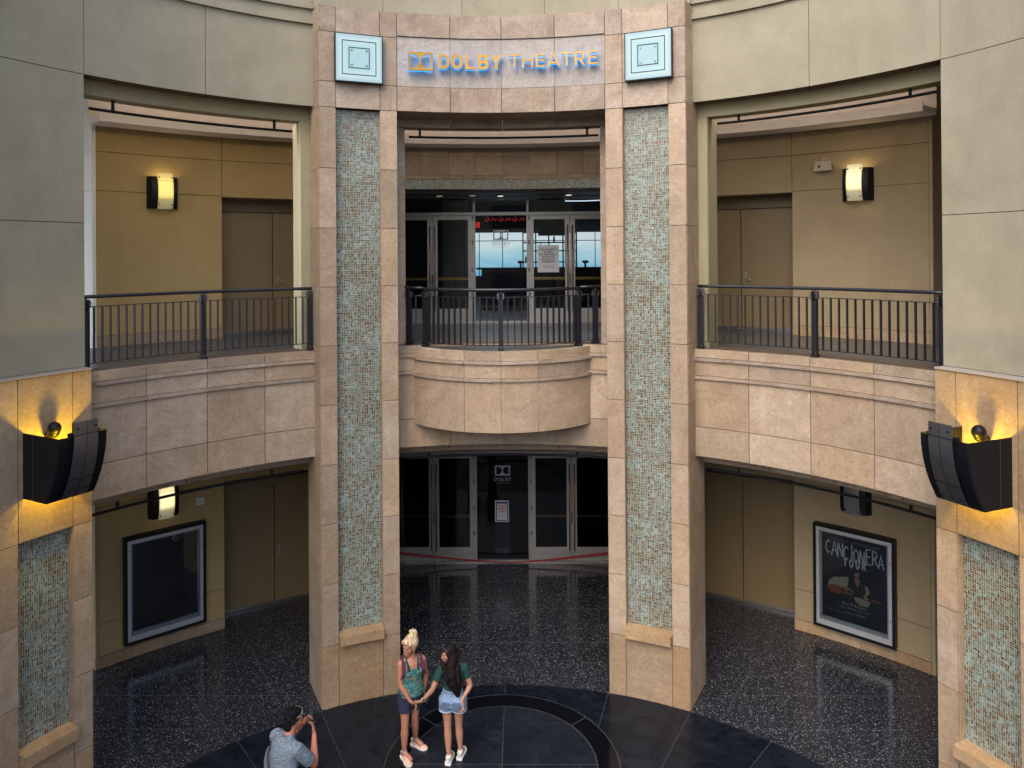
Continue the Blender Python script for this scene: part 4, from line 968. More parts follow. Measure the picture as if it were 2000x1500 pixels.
w = MB(); w.box(-.045, .045, -.06, -.046, .045, .08); obj('strobe_lens', w, MT['silver'], t)
# ------------------------------------------------------------------ poster cases
def poster_case(a, z0, label):
    Wd, H = 1.30, 1.76
    t = thing('poster_case', label, 'poster case', P(a, RB-.03, z0), R(-a), 'wall poster cases')
    f = MB(); e = .045; d0, d1 = -.12, .03
    f.box(-Wd/2, Wd/2, d0, d1, 0, e); f.box(-Wd/2, Wd/2, d0, d1, H-e, H); f.box(-Wd/2, -Wd/2+e, d0, d1, e, H-e); f.box(Wd/2-e, Wd/2, d0, d1, e, H-e); f.box(-Wd/2+e, Wd/2-e, -.02, d1, e, H-e)
    obj('black_frame', f, MT['blackmetal'], t)
    f = MB(); i0 = e+.004; i1 = e+.055
    for (x0, x1, z_0, z_1) in ((-Wd/2+i0, Wd/2-i0, i0, i1+.03), (-Wd/2+i0, Wd/2-i0, H-i1, H-i0), (-Wd/2+i0, -Wd/2+i1, i1+.03, H-i1), (Wd/2-i1, Wd/2-i0, i1+.03, H-i1)): f.box(x0, x1, d0+.006, -.06, z_0, z_1)
    j0 = i1+.004; j1 = i1+.03
    for (x0, x1, z_0, z_1) in ((-Wd/2+j0, Wd/2-j0, j0+.03, j1+.06), (-Wd/2+j0, Wd/2-j0, H-j1, H-j0), (-Wd/2+j0, -Wd/2+j1, j1+.06, H-j1), (Wd/2-j1, Wd/2-j0, j1+.06, H-j1)): f.box(x0, x1, -.075, -.045, z_0, z_1)
    obj('silver_frame', f, MT['silver'], t)
    f = MB(); f.box(-Wd/2+i1, Wd/2-i1, -.088, -.084, i1, H-i1); obj('cover_glass', f, MT['glass'], t)
    for z_ in (H*.25, H*.78): f = MB(); f.tube([(Wd/2-i1+.028, d0+.008, z_), (Wd/2-i1+.028, d0-.004, z_)], .012, 8); obj('lock', f, MT['gunmetal'], t)
    return t, Wd, H, e
t, Wd, H, e = poster_case(-40.85, .27, 'empty dark poster case with silver frame on the left ground floor wall')
f = MB(); f.box(-Wd/2+e+.05, Wd/2-e-.05, -.045, -.04, e+.08, H-e-.05); obj('backing', f, simple('navy_backing', (.008, .010, .02), .5), t)
t, Wd, H, e = poster_case(41.2, .235, 'poster case with a dark concert poster on the right ground floor wall')
f = MB(); f.box(-Wd/2+e+.085, Wd/2-e-.085, -.048, -.043, e+.105, H-e-.085); obj('poster_sheet', f, simple('navy_poster', (.006, .008, .016), .45, 0, .3, 2), t)
f = MB(); y = -.051
add_text(f, 'NATALIA LAFOURCADE', .058, 0, H-.235, y, spacing=1.35)
obj('artist_lettering', f, simple('grey_print', (.22, .24, .28), .6), t)
f = MB(); random.seed(11)
def brush(ch_w, strokes, ox, oz, k, w):
    for st in strokes:
        P2 = [(ox+p[0]*k, oz+p[1]*k) for p in st]
        for lp in stroke(P2, w, False):
            n = len(P2)
            for i in range(n-1): f.quad([(lp[i][0], y, lp[i][1]), (lp[i+1][0], y, lp[i+1][1]), (lp[2*n-2-i][0], y, lp[2*n-2-i][1]), (lp[2*n-1-i][0], y, lp[2*n-1-i][1])])
GL = {'C': [[(.8, .85), (.45, 1), (.1, .7), (.05, .3), (.35, 0), (.8, .12)]], 'A': [[(0, 0), (.42, 1), (.85, 0)], [(.2, .38), (.68, .38)]], 'N': [[(.05, 0), (.1, 1)], [(.1, 1), (.75, .02)], [(.75, 0), (.8, 1)]],
      'I': [[(.3, 0), (.33, 1)]], 'O': [[(.4, 1), (.08, .7), (.08, .3), (.4, 0), (.75, .3), (.75, .7), (.4, 1)]], 'E': [[(.75, 1), (.1, .96), (.1, .03), (.75, 0)], [(.1, .5), (.62, .52)]],
      'R': [[(.1, 0), (.1, 1), (.6, .95), (.7, .7), (.5, .5), (.1, .48)], [(.35, .48), (.8, 0)]], 'T': [[(.4, 0), (.45, 1.05)], [(.0, .75), (.85, .8)]], 'U': [[(.1, 1), (.1, .3), (.35, 0), (.7, .25), (.75, 1)]]}
x = -.46
for i, ch in enumerate('CANCIONERA'):
    hh = .215+.02*((i*5) % 3); wd = .098 if ch != 'I' else .07
    brush(0, [[(p[0]*.098/.215*1.0, p[1]) for p in st] for st in GL[ch]], x, H-.505-.012*((i*3) % 4)+(.03 if i < 3 else 0), hh, .021); x += wd+(.0 if ch != 'I' else -.01)
x = -.17
for ch in 'TOUR': brush(0, [[(p[0]*.55, p[1]) for p in st] for st in GL[ch]], x, H-.63, .135, .022); x += .100
obj('title_lettering', f, simple('white_brush_print', (.42, .44, .48), .6), t)
f = MB()
for i, (tx, sz) in enumerate((('26 y 27 de junio', .058), ('LOS ANGELES, CA', .046))): add_text(f, tx, sz, .0, .475-i*.062, y, spacing=1.0+.35*i)
add_text(f, 'DOLBY THEATRE', .040, .03, .335, y); add_text(f, 'livenation.com', .026, -.38, .325, y); add_text(f, 'axs.com/tour', .03, -.22, .315, y)
obj('date_lettering', f, simple('small_print', (.30, .32, .36), .6), t)
def blob(mb, pts, mi, dy):   # flat printed shape
    mb.quad([(p[0], y-dy, .70+(p[1]-.71)*.66) for p in pts][::1], mi=mi)
f = MB(); cz = .78
ci = lambda cx, cz_, rx, rz, n=18, t0=0: [(cx+rx*math.cos(2*PI*i/n+t0), cz_+rz*math.sin(2*PI*i/n+t0)) for i in range(n)]
blob(f, [(-.42, .86), (-.33, 1.0), (-.12, 1.08), (-.02, 1.05), (-.05, .88), (-.20, .80), (-.33, .72), (-.42, .74)], 0, 0)       # left sleeve
blob(f, [(.13, 1.02), (.22, .95), (.25, .82), (.18, .70), (.10, .74), (.10, .90)], 0, 0)                                       # right sleeve
blob(f, [(-.08, 1.10), (.05, 1.14), (.16, 1.08), (.19, .78), (.10, .64), (-.05, .68), (-.10, .86)], 1, .0006)                  # vest
blob(f, [(.00, 1.12), (.07, 1.12), (.10, 1.04), (.06, .88), (.02, .98)], 2, .001)                                              # throat
blob(f, ci(.045, 1.22, .047, .090), 2, .0012); blob(f, [(-.05, 1.20), (-.03, 1.30), (.05, 1.33), (.09, 1.27), (.02, 1.24), (-.01, 1.12)], 3, .0016)  # face and hair
blob(f, ci(-.30, .70, .135, .105), 4, .002); blob(f, ci(-.10, .72, .105, .085), 4, .0022); blob(f, [(-.30, .62), (-.10, .64), (-.10, .80), (-.30, .80)], 4, .0021)
blob(f, ci(-.18, .715, .035, .035), 3, .0025); blob(f, [(-.10, .71), (.26, .66), (.26, .69), (-.10, .745)], 3, .0026); blob(f, [(.26, .655), (.42, .62), (.43, .67), (.27, .705)], 4, .0028)
blob(f, ci(-.13, .80, .05, .035), 2, .003); blob(f, ci(.19, .67, .035, .045), 2, .003); blob(f, [(.0, .62), (.10, .64), (.26, .60), (.22, .46), (.10, .44), (.02, .52)], 0, .0005)
obj('musician_picture', f, [simple('print_cream', (.22, .20, .15), .6), simple('print_black', (.010, .010, .014), .6), simple('print_skin', (.20, .12, .085), .6), simple('print_dark', (.014, .010, .010), .6), simple('print_orange', (.15, .045, .02), .6)], t)
# ================================================================== PEOPLE
def skinned(name, mb, mats, parent, vox=.006, smooth=3):
    """merge overlapping closed shapes into one continuous surface"""
    me = bpy.data.meshes.new('tmp'); me.from_pydata(mb.v, [], mb.f)
    bm = bmesh.new(); bm.from_mesh(me); bmesh.ops.recalc_face_normals(bm, faces=bm.faces); bm.to_mesh(me); bm.free()
    o = bpy.data.objects.new('tmp', me); COL.objects.link(o)
    rm = o.modifiers.new('r', 'REMESH'); rm.mode = 'VOXEL'; rm.voxel_size = vox; rm.use_smooth_shade = True
    if smooth: sm = o.modifiers.new('s', 'SMOOTH'); sm.iterations = smooth; sm.factor = .5
    dg = bpy.context.evaluated_depsgraph_get(); m2 = bpy.data.meshes.new_from_object(o.evaluated_get(dg)); bpy.data.objects.remove(o)
    Mi = wloc(parent).inverted(); m2.transform(Mi); m2.name = name
    m2.polygons.foreach_set('use_smooth', [True]*len(m2.polygons)); m2.materials.clear(); m2.materials.append(mats)
    r = bpy.data.objects.new(name, m2); COL.objects.link(r); r.parent = parent
    return r
def frame3(f, tilt=0, roll=0):
    """matrix with columns right, forward, up for a head or hand facing horizontal f; tilt > 0 looks down"""
    f = Vector(f).normalized(); z = Vector((0, 0, 1)); f = (f-z*f.dot(z)).normalized(); r = f.cross(z)
    f2 = f*math.cos(tilt)-z*math.sin(tilt); u = r.cross(f2)
    r2 = r*math.cos(roll)+u*math.sin(roll); u2 = -r*math.sin(roll)+u*math.cos(roll)
    return Matrix((r2, f2, u2)).transposed()
def head(mb, c, M, k=1.0):
    c = Vector(c)
    def q(x, y, z): return c+M @ Vector((x*k, y*k, z*k))
    mb.ell(q(0, -.012, .022), (.073*k, .092*k, .090*k), M)
    mb.ell(q(0, .022, -.030), (.058*k, .066*k, .075*k), M)
    mb.ell(q(0, .040, -.078), (.036*k, .040*k, .034*k), M)
    mb.ell(q(0, .062, -.098), (.018*k, .016*k, .014*k), M)
    for s in (-1, 1):
        mb.ell(q(s*.036, .048, -.022), (.024*k, .028*k, .026*k), M); mb.ell(q(s*.073, -.005, -.012), (.010*k, .018*k, .030*k), M)
        mb.ell(q(s*.026, .078, .022), (.020*k, .010*k, .009*k), M)
    mb.cap(q(0, .082, .012), q(0, .103, -.030), .009*k, .013*k)
    mb.ell(q(0, .088, -.060), (.024*k, .011*k, .011*k), M)
def face_parts(par, c, M, k, browm, lipm):
    c = Vector(c)
    def q(x, y, z): return c+M @ Vector((x*k, y*k, z*k))
    for s in (-1, 1):
        w = MB(); w.ell(q(s*.029, .081, .002), (.009*k, .006*k, .004*k), M, 6); obj('eye', w, EYE, par, False)
        w = MB(); w.ell(q(s*.029, .085, .003), (.0065*k, .004*k, .005*k), M, 6); obj('iris', w, MT['ink'], par, False)
        w = MB(); w.tube([q(s*.012, .088, .020), q(s*.030, .086, .026), q(s*.047, .074, .020)], .0035*k, 6); obj('eyebrow', w, browm, par, False)
    w = MB(); w.ell(q(0, .096, -.060), (.021*k, .007*k, .0065*k), M, 8); obj('lips', w, lipm, par, False)
EYE = simple('eye_white', (.35, .32, .30), .4)
def hand(mb, wr, d, n, curl=.5, thumb=1, spread=.16, k=1.0, cl=(1, 1, 1, 1)):
    """wr wrist, d pointing direction, n palm normal (fingers curl towards n), thumb side +1/-1"""
    d = Vector(d).normalized(); n = Vector(n); n = (n-d*n.dot(d)).normalized(); t = d.cross(n)*thumb
    M = Matrix((t, d, n)).transposed(); wr = Vector(wr)
    mb.cap(wr, wr+d*.02*k, .024*k, .026*k); mb.ell(wr+d*.05*k, (.040*k, .048*k, .015*k), M)
    for i, (o, L) in enumerate(((.029, .073), (.010, .082), (-.009, .077), (-.028, .060))):
        a = (o/.03)*spread; dd = (d*math.cos(a)+t*math.sin(a)).normalized(); p = wr+d*.086*k+t*o*k; c_ = curl*cl[i]; ang = c_*.5
        for j, f in enumerate((.45, .32, .25)):
            v = dd*math.cos(ang)+n*math.sin(ang); e = p+v*L*f*k; mb.cap(p, e, (.0092-.0009*j)*k, (.0085-.0009*j)*k, 8); p = e; ang += c_*.85
    p = wr+d*.022*k+t*.028*k; v = (d*.62+t*.75+n*.25).normalized()
    for j, L in enumerate((.036, .030, .025)):
        e = p+v*L*k; mb.cap(p, e, (.0125-.0015*j)*k, (.011-.0015*j)*k, 8); p = e; v = (v+d*.45+n*.25*curl).normalized()
def shoe(par, heel, toe, k, m_up, m_sole, nm='shoe'):
    heel = Vector(heel); toe = Vector(toe); d = (toe-heel).normalized(); L = (toe-heel).length; M = frame3(d)
    def q(x, y, z): return heel+M @ Vector((x, y*L, z))
    w = MB(); secs = [(-.0, .034), (.06, .040), (.25, .037), (.45, .037), (.68, .048), (.86, .043), (.97, .026), (1.0, .012)]
    rows = [[q(-s, u, .003+.012*max(0, u-.75)*3) if j == 0 else q(-s-.004, u, .034-.006*u) if j == 1 else q(s+.004, u, .034-.006*u) if j == 2 else q(s, u, .003+.012*max(0, u-.75)*3) for j in range(4)] for u, s in secs]
    w.grid(rows, sm=False, closed=True); w.quad(rows[0][::-1]); w.quad(rows[-1]); so = obj(nm, w, m_sole, par, False, normals=True)
    w = MB(); w.ell(q(0, .20, .055), (.034, .058, .040), M); w.ell(q(0, .45, .048), (.035, .075, .034), M); w.ell(q(0, .74, .034), (.042, .070, .026), M); w.loft([(q(0, .17, .05), .036, .044, M.col[0]), (q(0, .14, .098), .034, .042, M.col[0])])
    skinned('upper', w, m_up, so, .004, 2)
    w = MB()
    for i in range(4): u = .40+.08*i; z = .086-.012*i; w.tube([q(-.022, u, z-.006), q(0, u, z+.002), q(.022, u, z-.006)], .0028, 6)
    obj('laces', w, MT['white'], so, False); return so
def legs(mb, hips, knees, ankles, k=1.0, thick=1.0):
    for h, kn, an in zip(hips, knees, ankles):
        h, kn, an = Vector(h), Vector(kn), Vector(an)
        mb.chain([(h, .088*thick), (h.lerp(kn, .35), .078*thick), (h.lerp(kn, .75), .060*thick), (kn, .052*thick), (kn.lerp(an, .12), .050*thick), (kn.lerp(an, .32), .055*thick), (kn.lerp(an, .62), .044*thick), (kn.lerp(an, .92), .030*thick), (an, .031*thick)])
        calf = kn.lerp(an, .3); f = Vector((0, 0, 0))
# ---------------- blonde woman, facing the viewer, looking to her right
F = Vector((.42, -.91, 0)).normalized(); RT = Vector((F.y, -F.x, 0))     # RT: her right
wa = thing('person', 'blonde woman in teal patterned tank top and navy shorts with pink trainers, holding hands', 'person', (-1.22, 4.05, 0))
pel = Vector((-1.215, 4.03, .86)); che = Vector((-1.21, 4.02, 1.16)); nk = Vector((-1.205, 4.01, 1.31))
b = MB()
b.loft([(pel+Vector((0, 0, -.08)), .150, .105, RT), (pel, .165, .115, RT), (pel+Vector((0, 0, .10)), .138, .10, RT), (che+Vector((0, 0, -.12)), .130, .095, RT), (che, .148, .108, RT), (che+Vector((0, 0, .08)), .150, .10, RT), (che+Vector((0, 0, .135)), .115, .075, RT), (nk+Vector((0, 0, .01)), .06, .055, RT)])
for s in (-1, 1): b.ell(che+RT*.068*s+F*.075+Vector((0, 0, -.01)), (.062, .055, .06)); b.ell(pel+RT*.075*s-F*.05+Vector((0, 0, -.03)), (.085, .085, .09))
hc = Vector((-1.222, 3.985, 1.470)); HM = frame3((-.50, -.86, 0), .12, .05)
b.cap(nk+Vector((0, .0, -.03)), hc+Vector((.012, .02, -.06)), .054, .048); head(b, hc, HM, 1.08)
shR, elR, wrR = Vector((-1.345, 3.955, 1.245)), Vector((-1.335, 3.90, 1.0)), Vector((-1.205, 3.86, .815))
shL, elL, wrL = Vector((-1.072, 4.085, 1.245)), Vector((-1.030, 4.15, 1.01)), Vector((-1.055, 4.11, .79))
for sh, e_, w_ in ((shR, elR, wrR), (shL, elL, wrL)):
    b.chain([(nk+(sh-nk)*.5+Vector((0, 0, .0)), .048), (sh, .051), (sh.lerp(e_, .45), .044), (e_, .036), (e_.lerp(w_, .25), .037), (e_.lerp(w_, .8), .025), (w_, .022)])
hold = Vector((-1.125, 3.875, .755))
hand(b, wrR, hold-wrR, (-.2, -.5, -.8), .75, 1, .06, .92); hand(b, wrL, (-.05, -.06, -1), (.4, .3, 0), .5, 1, .1, .92)
anR, anL = Vector((-1.295, 3.925, .10)), Vector((-1.185, 4.195, .10)); knR, knL = Vector((-1.285, 3.93, .47)), Vector((-1.175, 4.09, .47))
legs(b, (pel+RT*.085, pel-RT*.085), (knR, knL), (anR, anL), 1, .98)
for a_, d_ in ((anR, (.3, -.24)), (anL, (.30, -.16))): b.cap(a_, a_+Vector((d_[0]*.3, d_[1]*.3, -.045)), .034, .036)
obA = skinned('body', b, MT['skin_a'], wa); face_parts(wa, hc, HM, 1.08, simple('fair_brow', (.22, .13, .06), .7), simple('pink_lips', (.42, .10, .09), .4))
tank = fabric('teal_print_cotton', (.015, .085, .085), (.05, .22, .20), 24)
nt_ = tank.node_tree; v_ = N(nt_.nodes, 'TexVoronoi', i_Scale=42.); nt_.links.new(coords(nt_.nodes, nt_.links), v_.inputs['Vector']); bsd = nt_.nodes['Principled BSDF']
spc = N(nt_.nodes, 'SeparateColor'); nt_.links.new(v_.outputs['Color'], spc.inputs[0])
cc_ = mixc(nt_.nodes, nt_.links, M2(nt_.nodes, nt_.links, 'MULTIPLY', M2(nt_.nodes, nt_.links, 'LESS_THAN', v_.outputs['Distance'], .45), M2(nt_.nodes, nt_.links, 'GREATER_THAN', spc.outputs[0], .68)), bsd.inputs['Base Color'].links[0].from_socket, (.30, .16, .12)); nt_.links.new(cc_, bsd.inputs['Base Color'])
w = MB(); w.loft([(pel+Vector((0, 0, -.03)), .188, .140, RT), (pel+Vector((0, 0, .08)), .166, .128, RT), (che+Vector((0, 0, -.12)), .148, .115, RT), (che+Vector((0, 0, -.02)), .160, .122, RT), (che+Vector((0, 0, .045))+F*.004, .138, .112, RT)], 28)
for s in (-1, 1): w.ell(che+RT*.068*s+F*.080+Vector((0, 0, -.01)), (.066, .057, .06))
skinned('tank_top', w, tank, wa, .006, 3)
w = MB()
for s in (-1, 1): w.tube([che+RT*.075*s+F*.125+Vector((0, 0, .02)), che+RT*.088*s+F*.085+Vector((0, 0, .10)), che+RT*.095*s+F*.01+Vector((0, 0, .158)), che+RT*.085*s-F*.08+Vector((0, 0, .09))], .010, 8)
obj('top_strap', w, tank, wa, False)
w = MB()
for s in (-1, 1): w.tube([che+RT*.055*s+F*.128+Vector((0, 0, .03)), che+RT*.068*s+F*.10+Vector((0, 0, .09)), che+RT*.078*s+F*.02+Vector((0, 0, .16))], .011, 8)
obj('bra_strap', w, simple('black_strap', (.012, .012, .025), .7), wa, False)
navy = fabric('navy_jersey', (.010, .016, .045), (.018, .026, .07), 40)
w = MB(); w.loft([(pel+Vector((0, 0, .05)), .158, .122, RT), (pel, .176, .130, RT), (pel+Vector((0, 0, -.09)), .168, .122, RT)], 24)
for h_, kn in ((pel+RT*.085, knR), (pel-RT*.085, knL)): w.tube([h_+Vector((0, 0, -.0)), h_.lerp(kn, .30), h_.lerp(kn, .62)], [.102, .098, .084], 18, sm=True)
skinned('shorts', w, navy, wa, .006, 2)
blond = fabric('blonde_hair', (.27, .16, .08), (.72, .58, .42), 38, (1, 1, .25), .5)
w = MB(); Q = lambda x, y, z: hc+HM @ Vector((x*1.1, y*1.1, z*1.1))
w.ell(Q(0, -.032, .036), (.099, .103, .100), HM); w.ell(Q(0, .030, .078), (.070, .060, .042), HM); w.ell(Q(-.045, .052, .062), (.036, .030, .030), HM); w.ell(Q(.045, .050, .060), (.034, .030, .034), HM)
for s in (-1, 1): w.cap(Q(s*.068, .030, .045), Q(s*.074, .015, -.035), .016, .008)
for i in range(12):
    a_ = i*.52; w.cap(Q(.075*math.sin(a_), -.03+.07*math.cos(a_), .06), Q(.02*math.sin(a_), -.05, .125), .012, .010)
T0 = Q(0, -.045, .110)
w.chain([(T0, .034), (T0+Vector((.0, .01, .028)), .026), (T0+Vector((.012, .02, .048)), .031), (T0+Vector((.038, .03, .040)), .028), (T0+Vector((.055, .035, .008)), .020), (T0+Vector((.062, .04, -.035)), .010)]); w.chain([(T0+Vector((.0, .01, .03)), .022), (T0+Vector((-.022, .015, .052)), .018), (T0+Vector((-.035, .02, .040)), .009)])
skinned('hair', w, blond, wa, .005, 1)
w = MB(); w.tube([T0+Vector((0, .004, .016)), T0+Vector((0, .008, .034))], .031, 14); obj('hair_tie', w, simple('yellow_elastic', (.65, .60, .10), .6), wa, False)
w = MB(); w.tube([Q(0, 0, 0)+Vector((.058*math.cos(t_)+.012, .05*math.sin(t_)+.015, -.145+.012*math.sin(t_))) for t_ in [2*PI*k/20 for k in range(21)]], .0022, 6); obj('necklace', w, MT['brass'], wa, False)
peach = fabric('peach_mesh', (.62, .36, .27), (.75, .47, .36), 70); wsole = simple('white_sole', (.72, .72, .72), .6); wht = fabric('white_leather', (.52, .51, .47), (.68, .67, .63), 30, rough=.5)
for an, dr_ in ((anR, Vector((.150, -.235, 0))), (anL, Vector((.245, -.135, 0)))):
    d_ = dr_.normalized(); h_ = Vector((an.x, an.y, .004))-d_*.065; shoe(wa, h_, h_+d_*.262, 1, peach, wsole)
    w = MB(); w.tube([(an.x, an.y, .085), (an.x, an.y, .135)], [.040, .036], 14); obj('sock', w, simple('grey_sock', (.20, .22, .23), .9), wa, False)
maroon = fabric('maroon_webbing', (.075, .008, .03), (.11, .016, .045), 60)
bp_ = thing('backpack', 'maroon strapped backpack worn by the blonde woman', 'backpack', (-1.28, 4.15, 1.05))
w = MB(); w.ell(che-F*.165+Vector((0, 0, -.03)), (.125, .075, .17), frame3(F)); skinned('bag_body', w, simple('black_nylon', (.015, .013, .02), .8), bp_, .008, 2)
for s in (-1, 1):
    pts = [che-F*.10+RT*.10*s+Vector((0, 0, .13)), che+RT*.118*s+Vector((0, 0, .172)), che+F*.085+RT*.126*s+Vector((0, 0, .10)), che+F*.125+RT*.130*s+Vector((0, 0, .01)), che+F*.10+RT*.155*s+Vector((0, 0, -.06)), che+RT*.168*s+Vector((0, 0, -.11)), che-F*.12+RT*.12*s+Vector((0, 0, -.13))]
    w = MB(); L_, Rr_ = [], []
    for i, p in enumerate(pts):
        L_.append(p-RT*.021); Rr_.append(p+RT*.021)
    rows = [[L_[i], Rr_[i], Rr_[i]-F*.010+Vector((0, 0, -.006)), L_[i]-F*.010+Vector((0, 0, -.006))] for i in range(len(pts))]; w.grid(rows, closed=True, sm=False); obj('shoulder_strap', w, maroon, bp_, False)
# ---------------- dark haired woman seen from behind
F = Vector((.10, .99, 0)).normalized(); RT = Vector((F.y, -F.x, 0))
wb = thing('person', 'dark haired woman seen from behind in dark green top and denim shorts', 'person', (-.64, 3.93, 0))
pel = Vector((-.645, 3.91, .84)); che = Vector((-.640, 3.91, 1.13)); nk = Vector((-.645, 3.90, 1.27))
b = MB()
b.loft([(pel+Vector((0, 0, -.09)), .148, .105, RT), (pel-F*.01, .165, .118, RT), (pel+Vector((0, 0, .11)), .118, .088, RT), (che+Vector((0, 0, -.12)), .112, .085, RT), (che, .138, .10, RT), (che+Vector((0, 0, .08)), .145, .09, RT), (che+Vector((0, 0, .125)), .10, .07, RT), (nk, .055, .05, RT)])
for s in (-1, 1): b.ell(pel+RT*.078*s-F*.06+Vector((0, 0, -.035)), (.09, .085, .09)); b.ell(che+RT*.06*s+F*.07, (.055, .05, .055))
hc = Vector((-.690, 3.875, 1.43)); HM = frame3((-.93, -.20, 0), .22, 0)
b.cap(nk+Vector((0, 0, -.03)), hc+Vector((.02, .01, -.06)), .048, .045); head(b, hc, HM, .96)
shL, elL, wrL = Vector((-.800, 3.865, 1.215)), Vector((-.905, 3.82, .985)), Vector((-1.035, 3.84, .835))
shR, elR, wrR = Vector((-.490, 3.93, 1.215)), Vector((-.415, 3.92, .985)), Vector((-.515, 3.80, .865))
for sh, e_, w_ in ((shR, elR, wrR), (shL, elL, wrL)):
    b.chain([(nk+(sh-nk)*.5, .045), (sh, .047), (sh.lerp(e_, .45), .040), (e_, .033), (e_.lerp(w_, .25), .034), (e_.lerp(w_, .8), .023), (w_, .020)])
hand(b, wrL, Vector((-1.10, 3.875, .775))-wrL, (-.3, .5, .4), .7, -1, .05, .9); hand(b, wrR, (.0, -.12, -1), (.1, -1, .1), .18, 1, .14, .9)
anL, anR = Vector((-.700, 3.865, .10)), Vector((-.555, 3.965, .10)); knL, knR = Vector((-.715, 3.90, .455)), Vector((-.572, 3.955, .455))
legs(b, (pel-RT*.082, pel+RT*.082), (knL, knR), (anL, anR), 1, .93)
for a_ in (anL, anR): b.cap(a_, a_+Vector((.02, .08, -.045)), .032, .034)
skinned('body', b, MT['skin_b'], wb); face_parts(wb, hc, HM, .96, MT['ink'], simple('rose_lips', (.40, .12, .11), .4))
green = fabric('dark_green_rib', (.003, .030, .028), (.007, .052, .046), 60)
w = MB(); w.loft([(pel+Vector((0, 0, .075)), .130, .100, RT), (che+Vector((0, 0, -.12)), .124, .097, RT), (che, .148, .112, RT), (che+Vector((0, 0, .08)), .152, .102, RT), (che+Vector((0, 0, .128)), .108, .08, RT)], 24)
for sh, e_ in ((shR, elR), (shL, elL)): w.tube([nk+(sh-nk)*.45+Vector((0, 0, -.015)), sh+Vector((0, 0, .002)), sh.lerp(e_, .30), sh.lerp(e_, .52)], [.056, .062, .057, .053], 16)
skinned('tshirt', w, green, wb, .006, 2)
denim = fabric('washed_denim', (.13, .20, .34), (.24, .34, .50), 22, (1, 1, .6))
w = MB(); w.loft([(pel+Vector((0, 0, .125)), .124, .098, RT), (pel+Vector((0, 0, .06)), .148, .115, RT), (pel-F*.01, .177, .132, RT), (pel+Vector((0, 0, -.08))-F*.01, .170, .125, RT)], 24)
for s in (-1, 1): w.ell(pel+RT*.078*s-F*.066+Vector((0, 0, -.035)), (.096, .085, .092))
for h_, kn in ((pel-RT*.085, knL), (pel+RT*.085, knR)): w.tube([h_, h_.lerp(kn, .30), h_.lerp(kn, .40)], [.104, .106, .106], 18)
dn = skinned('denim_shorts', w, denim, wb, .006, 2)
w = MB()
for h_, kn in ((pel-RT*.085, knL), (pel+RT*.085, knR)): w.tube([h_.lerp(kn, .375), h_.lerp(kn, .415)], [.1075, .1075], 20)
obj('hem', w, simple('frayed_pale_hem', (.45, .50, .56), .9), dn, False)
for s in (-1, 1):
    w = MB(); c0 = pel+RT*.078*s-F*.155+Vector((0, 0, -.03)); rows = [[c0+RT*x_+F*(.9*x_*x_+1.0*z_*z_)+Vector((0, 0, z_)) for x_ in (-.045, -.02, .02, .045)] for z_ in (-.055, -.02, .02, .045)]
    w.grid(rows); w.grid([r_[::-1] for r_ in rows]); obj('back_pocket', w, simple('denim_pocket', (.18, .265, .41), .9), dn, False)
w = MB(); w.loft([(pel+Vector((0, 0, .098)), .137, .110, RT), (pel+Vector((0, 0, .124)), .129, .103, RT)], 24); obj('waistband', w, simple('denim_waistband', (.16, .23, .37), .9), dn, False)
dark = fabric('dark_brown_hair', (.003, .0025, .003), (.014, .010, .009), 60, (1, 1, .12), .6, .12)
w = MB(); Q = lambda x, y, z: hc+HM @ Vector((x, y, z))
w.ell(Q(0, -.030, .032), (.082, .088, .090), HM); w.ell(Q(0, .028, .072), (.062, .052, .038), HM)
for s in (-1, 1): w.cap(Q(s*.064, .022, .045), Q(s*.074, -.005, -.075), .020, .020)
bk = lambda x, y, z: Vector((-.645+x, 3.88-.0+y, z))
w.chain([(Q(0, -.06, .0), .075), (bk(-.01, -.06, 1.30), .075), (bk(0, -.095, 1.20), .072), (bk(.02, -.105, 1.10), .062), (bk(.05, -.10, 1.00), .045), (bk(.07, -.095, .93), .022)])
w.chain([(Q(-.05, -.03, -.05), .045), (bk(-.085, -.06, 1.26), .035), (bk(-.06, -.10, 1.16), .045), (bk(-.02, -.11, 1.06), .03)]); w.chain([(Q(.04, -.06, -.02), .05), (bk(.07, -.075, 1.25), .045), (bk(.085, -.09, 1.12), .045), (bk(.09, -.09, .99), .03), (bk(.09, -.09, .92), .012)])
w.chain([(Q(.066, .01, -.03), .022), (bk(-.13, -.05, 1.28), .018), (bk(-.13, -.055, 1.20), .010)])
skinned('long_hair', w, dark, wb, .006, 1)
for an in (anL, anR):
    d_ = Vector((.12 if an is anL else .22, 1, 0)).normalized(); h_ = Vector((an.x, an.y, .004))-d_*.065; shoe(wb, h_, h_+d_*.248, 1, wht, wsole)
    w = MB(); w.tube([(an.x, an.y, .085), (an.x, an.y, .115)], [.037, .034], 14); obj('sock', w, MT['white'], wb, False)
sg = thing('sunglasses', 'grey sunglasses pushed up on the dark haired woman', 'sunglasses', tuple(hc))
w = MB()
for s in (-1, 1): w.tube([Q(s*.074, -.02, .02), Q(s*.078, .02, .075), Q(s*.06, .045, .10)], .0035, 6)
w.tube([Q(-.062, .045, .102), Q(-.02, .055, .122), Q(.02, .055, .122), Q(.062, .045, .102)], .004, 6); obj('frame', w, MT['gunmetal'], sg, False)
for s in (-1, 1): w = MB(); w.ell(Q(s*.034, .050, .115), (.027, .006, .018), HM, 8); obj('lens', w, simple('smoke_lens', (.04, .05, .07), .1), sg, False)
sw = thing('smartwatch', 'black watch on white strap at the wrist of the joined hands', 'watch', tuple(wrL))
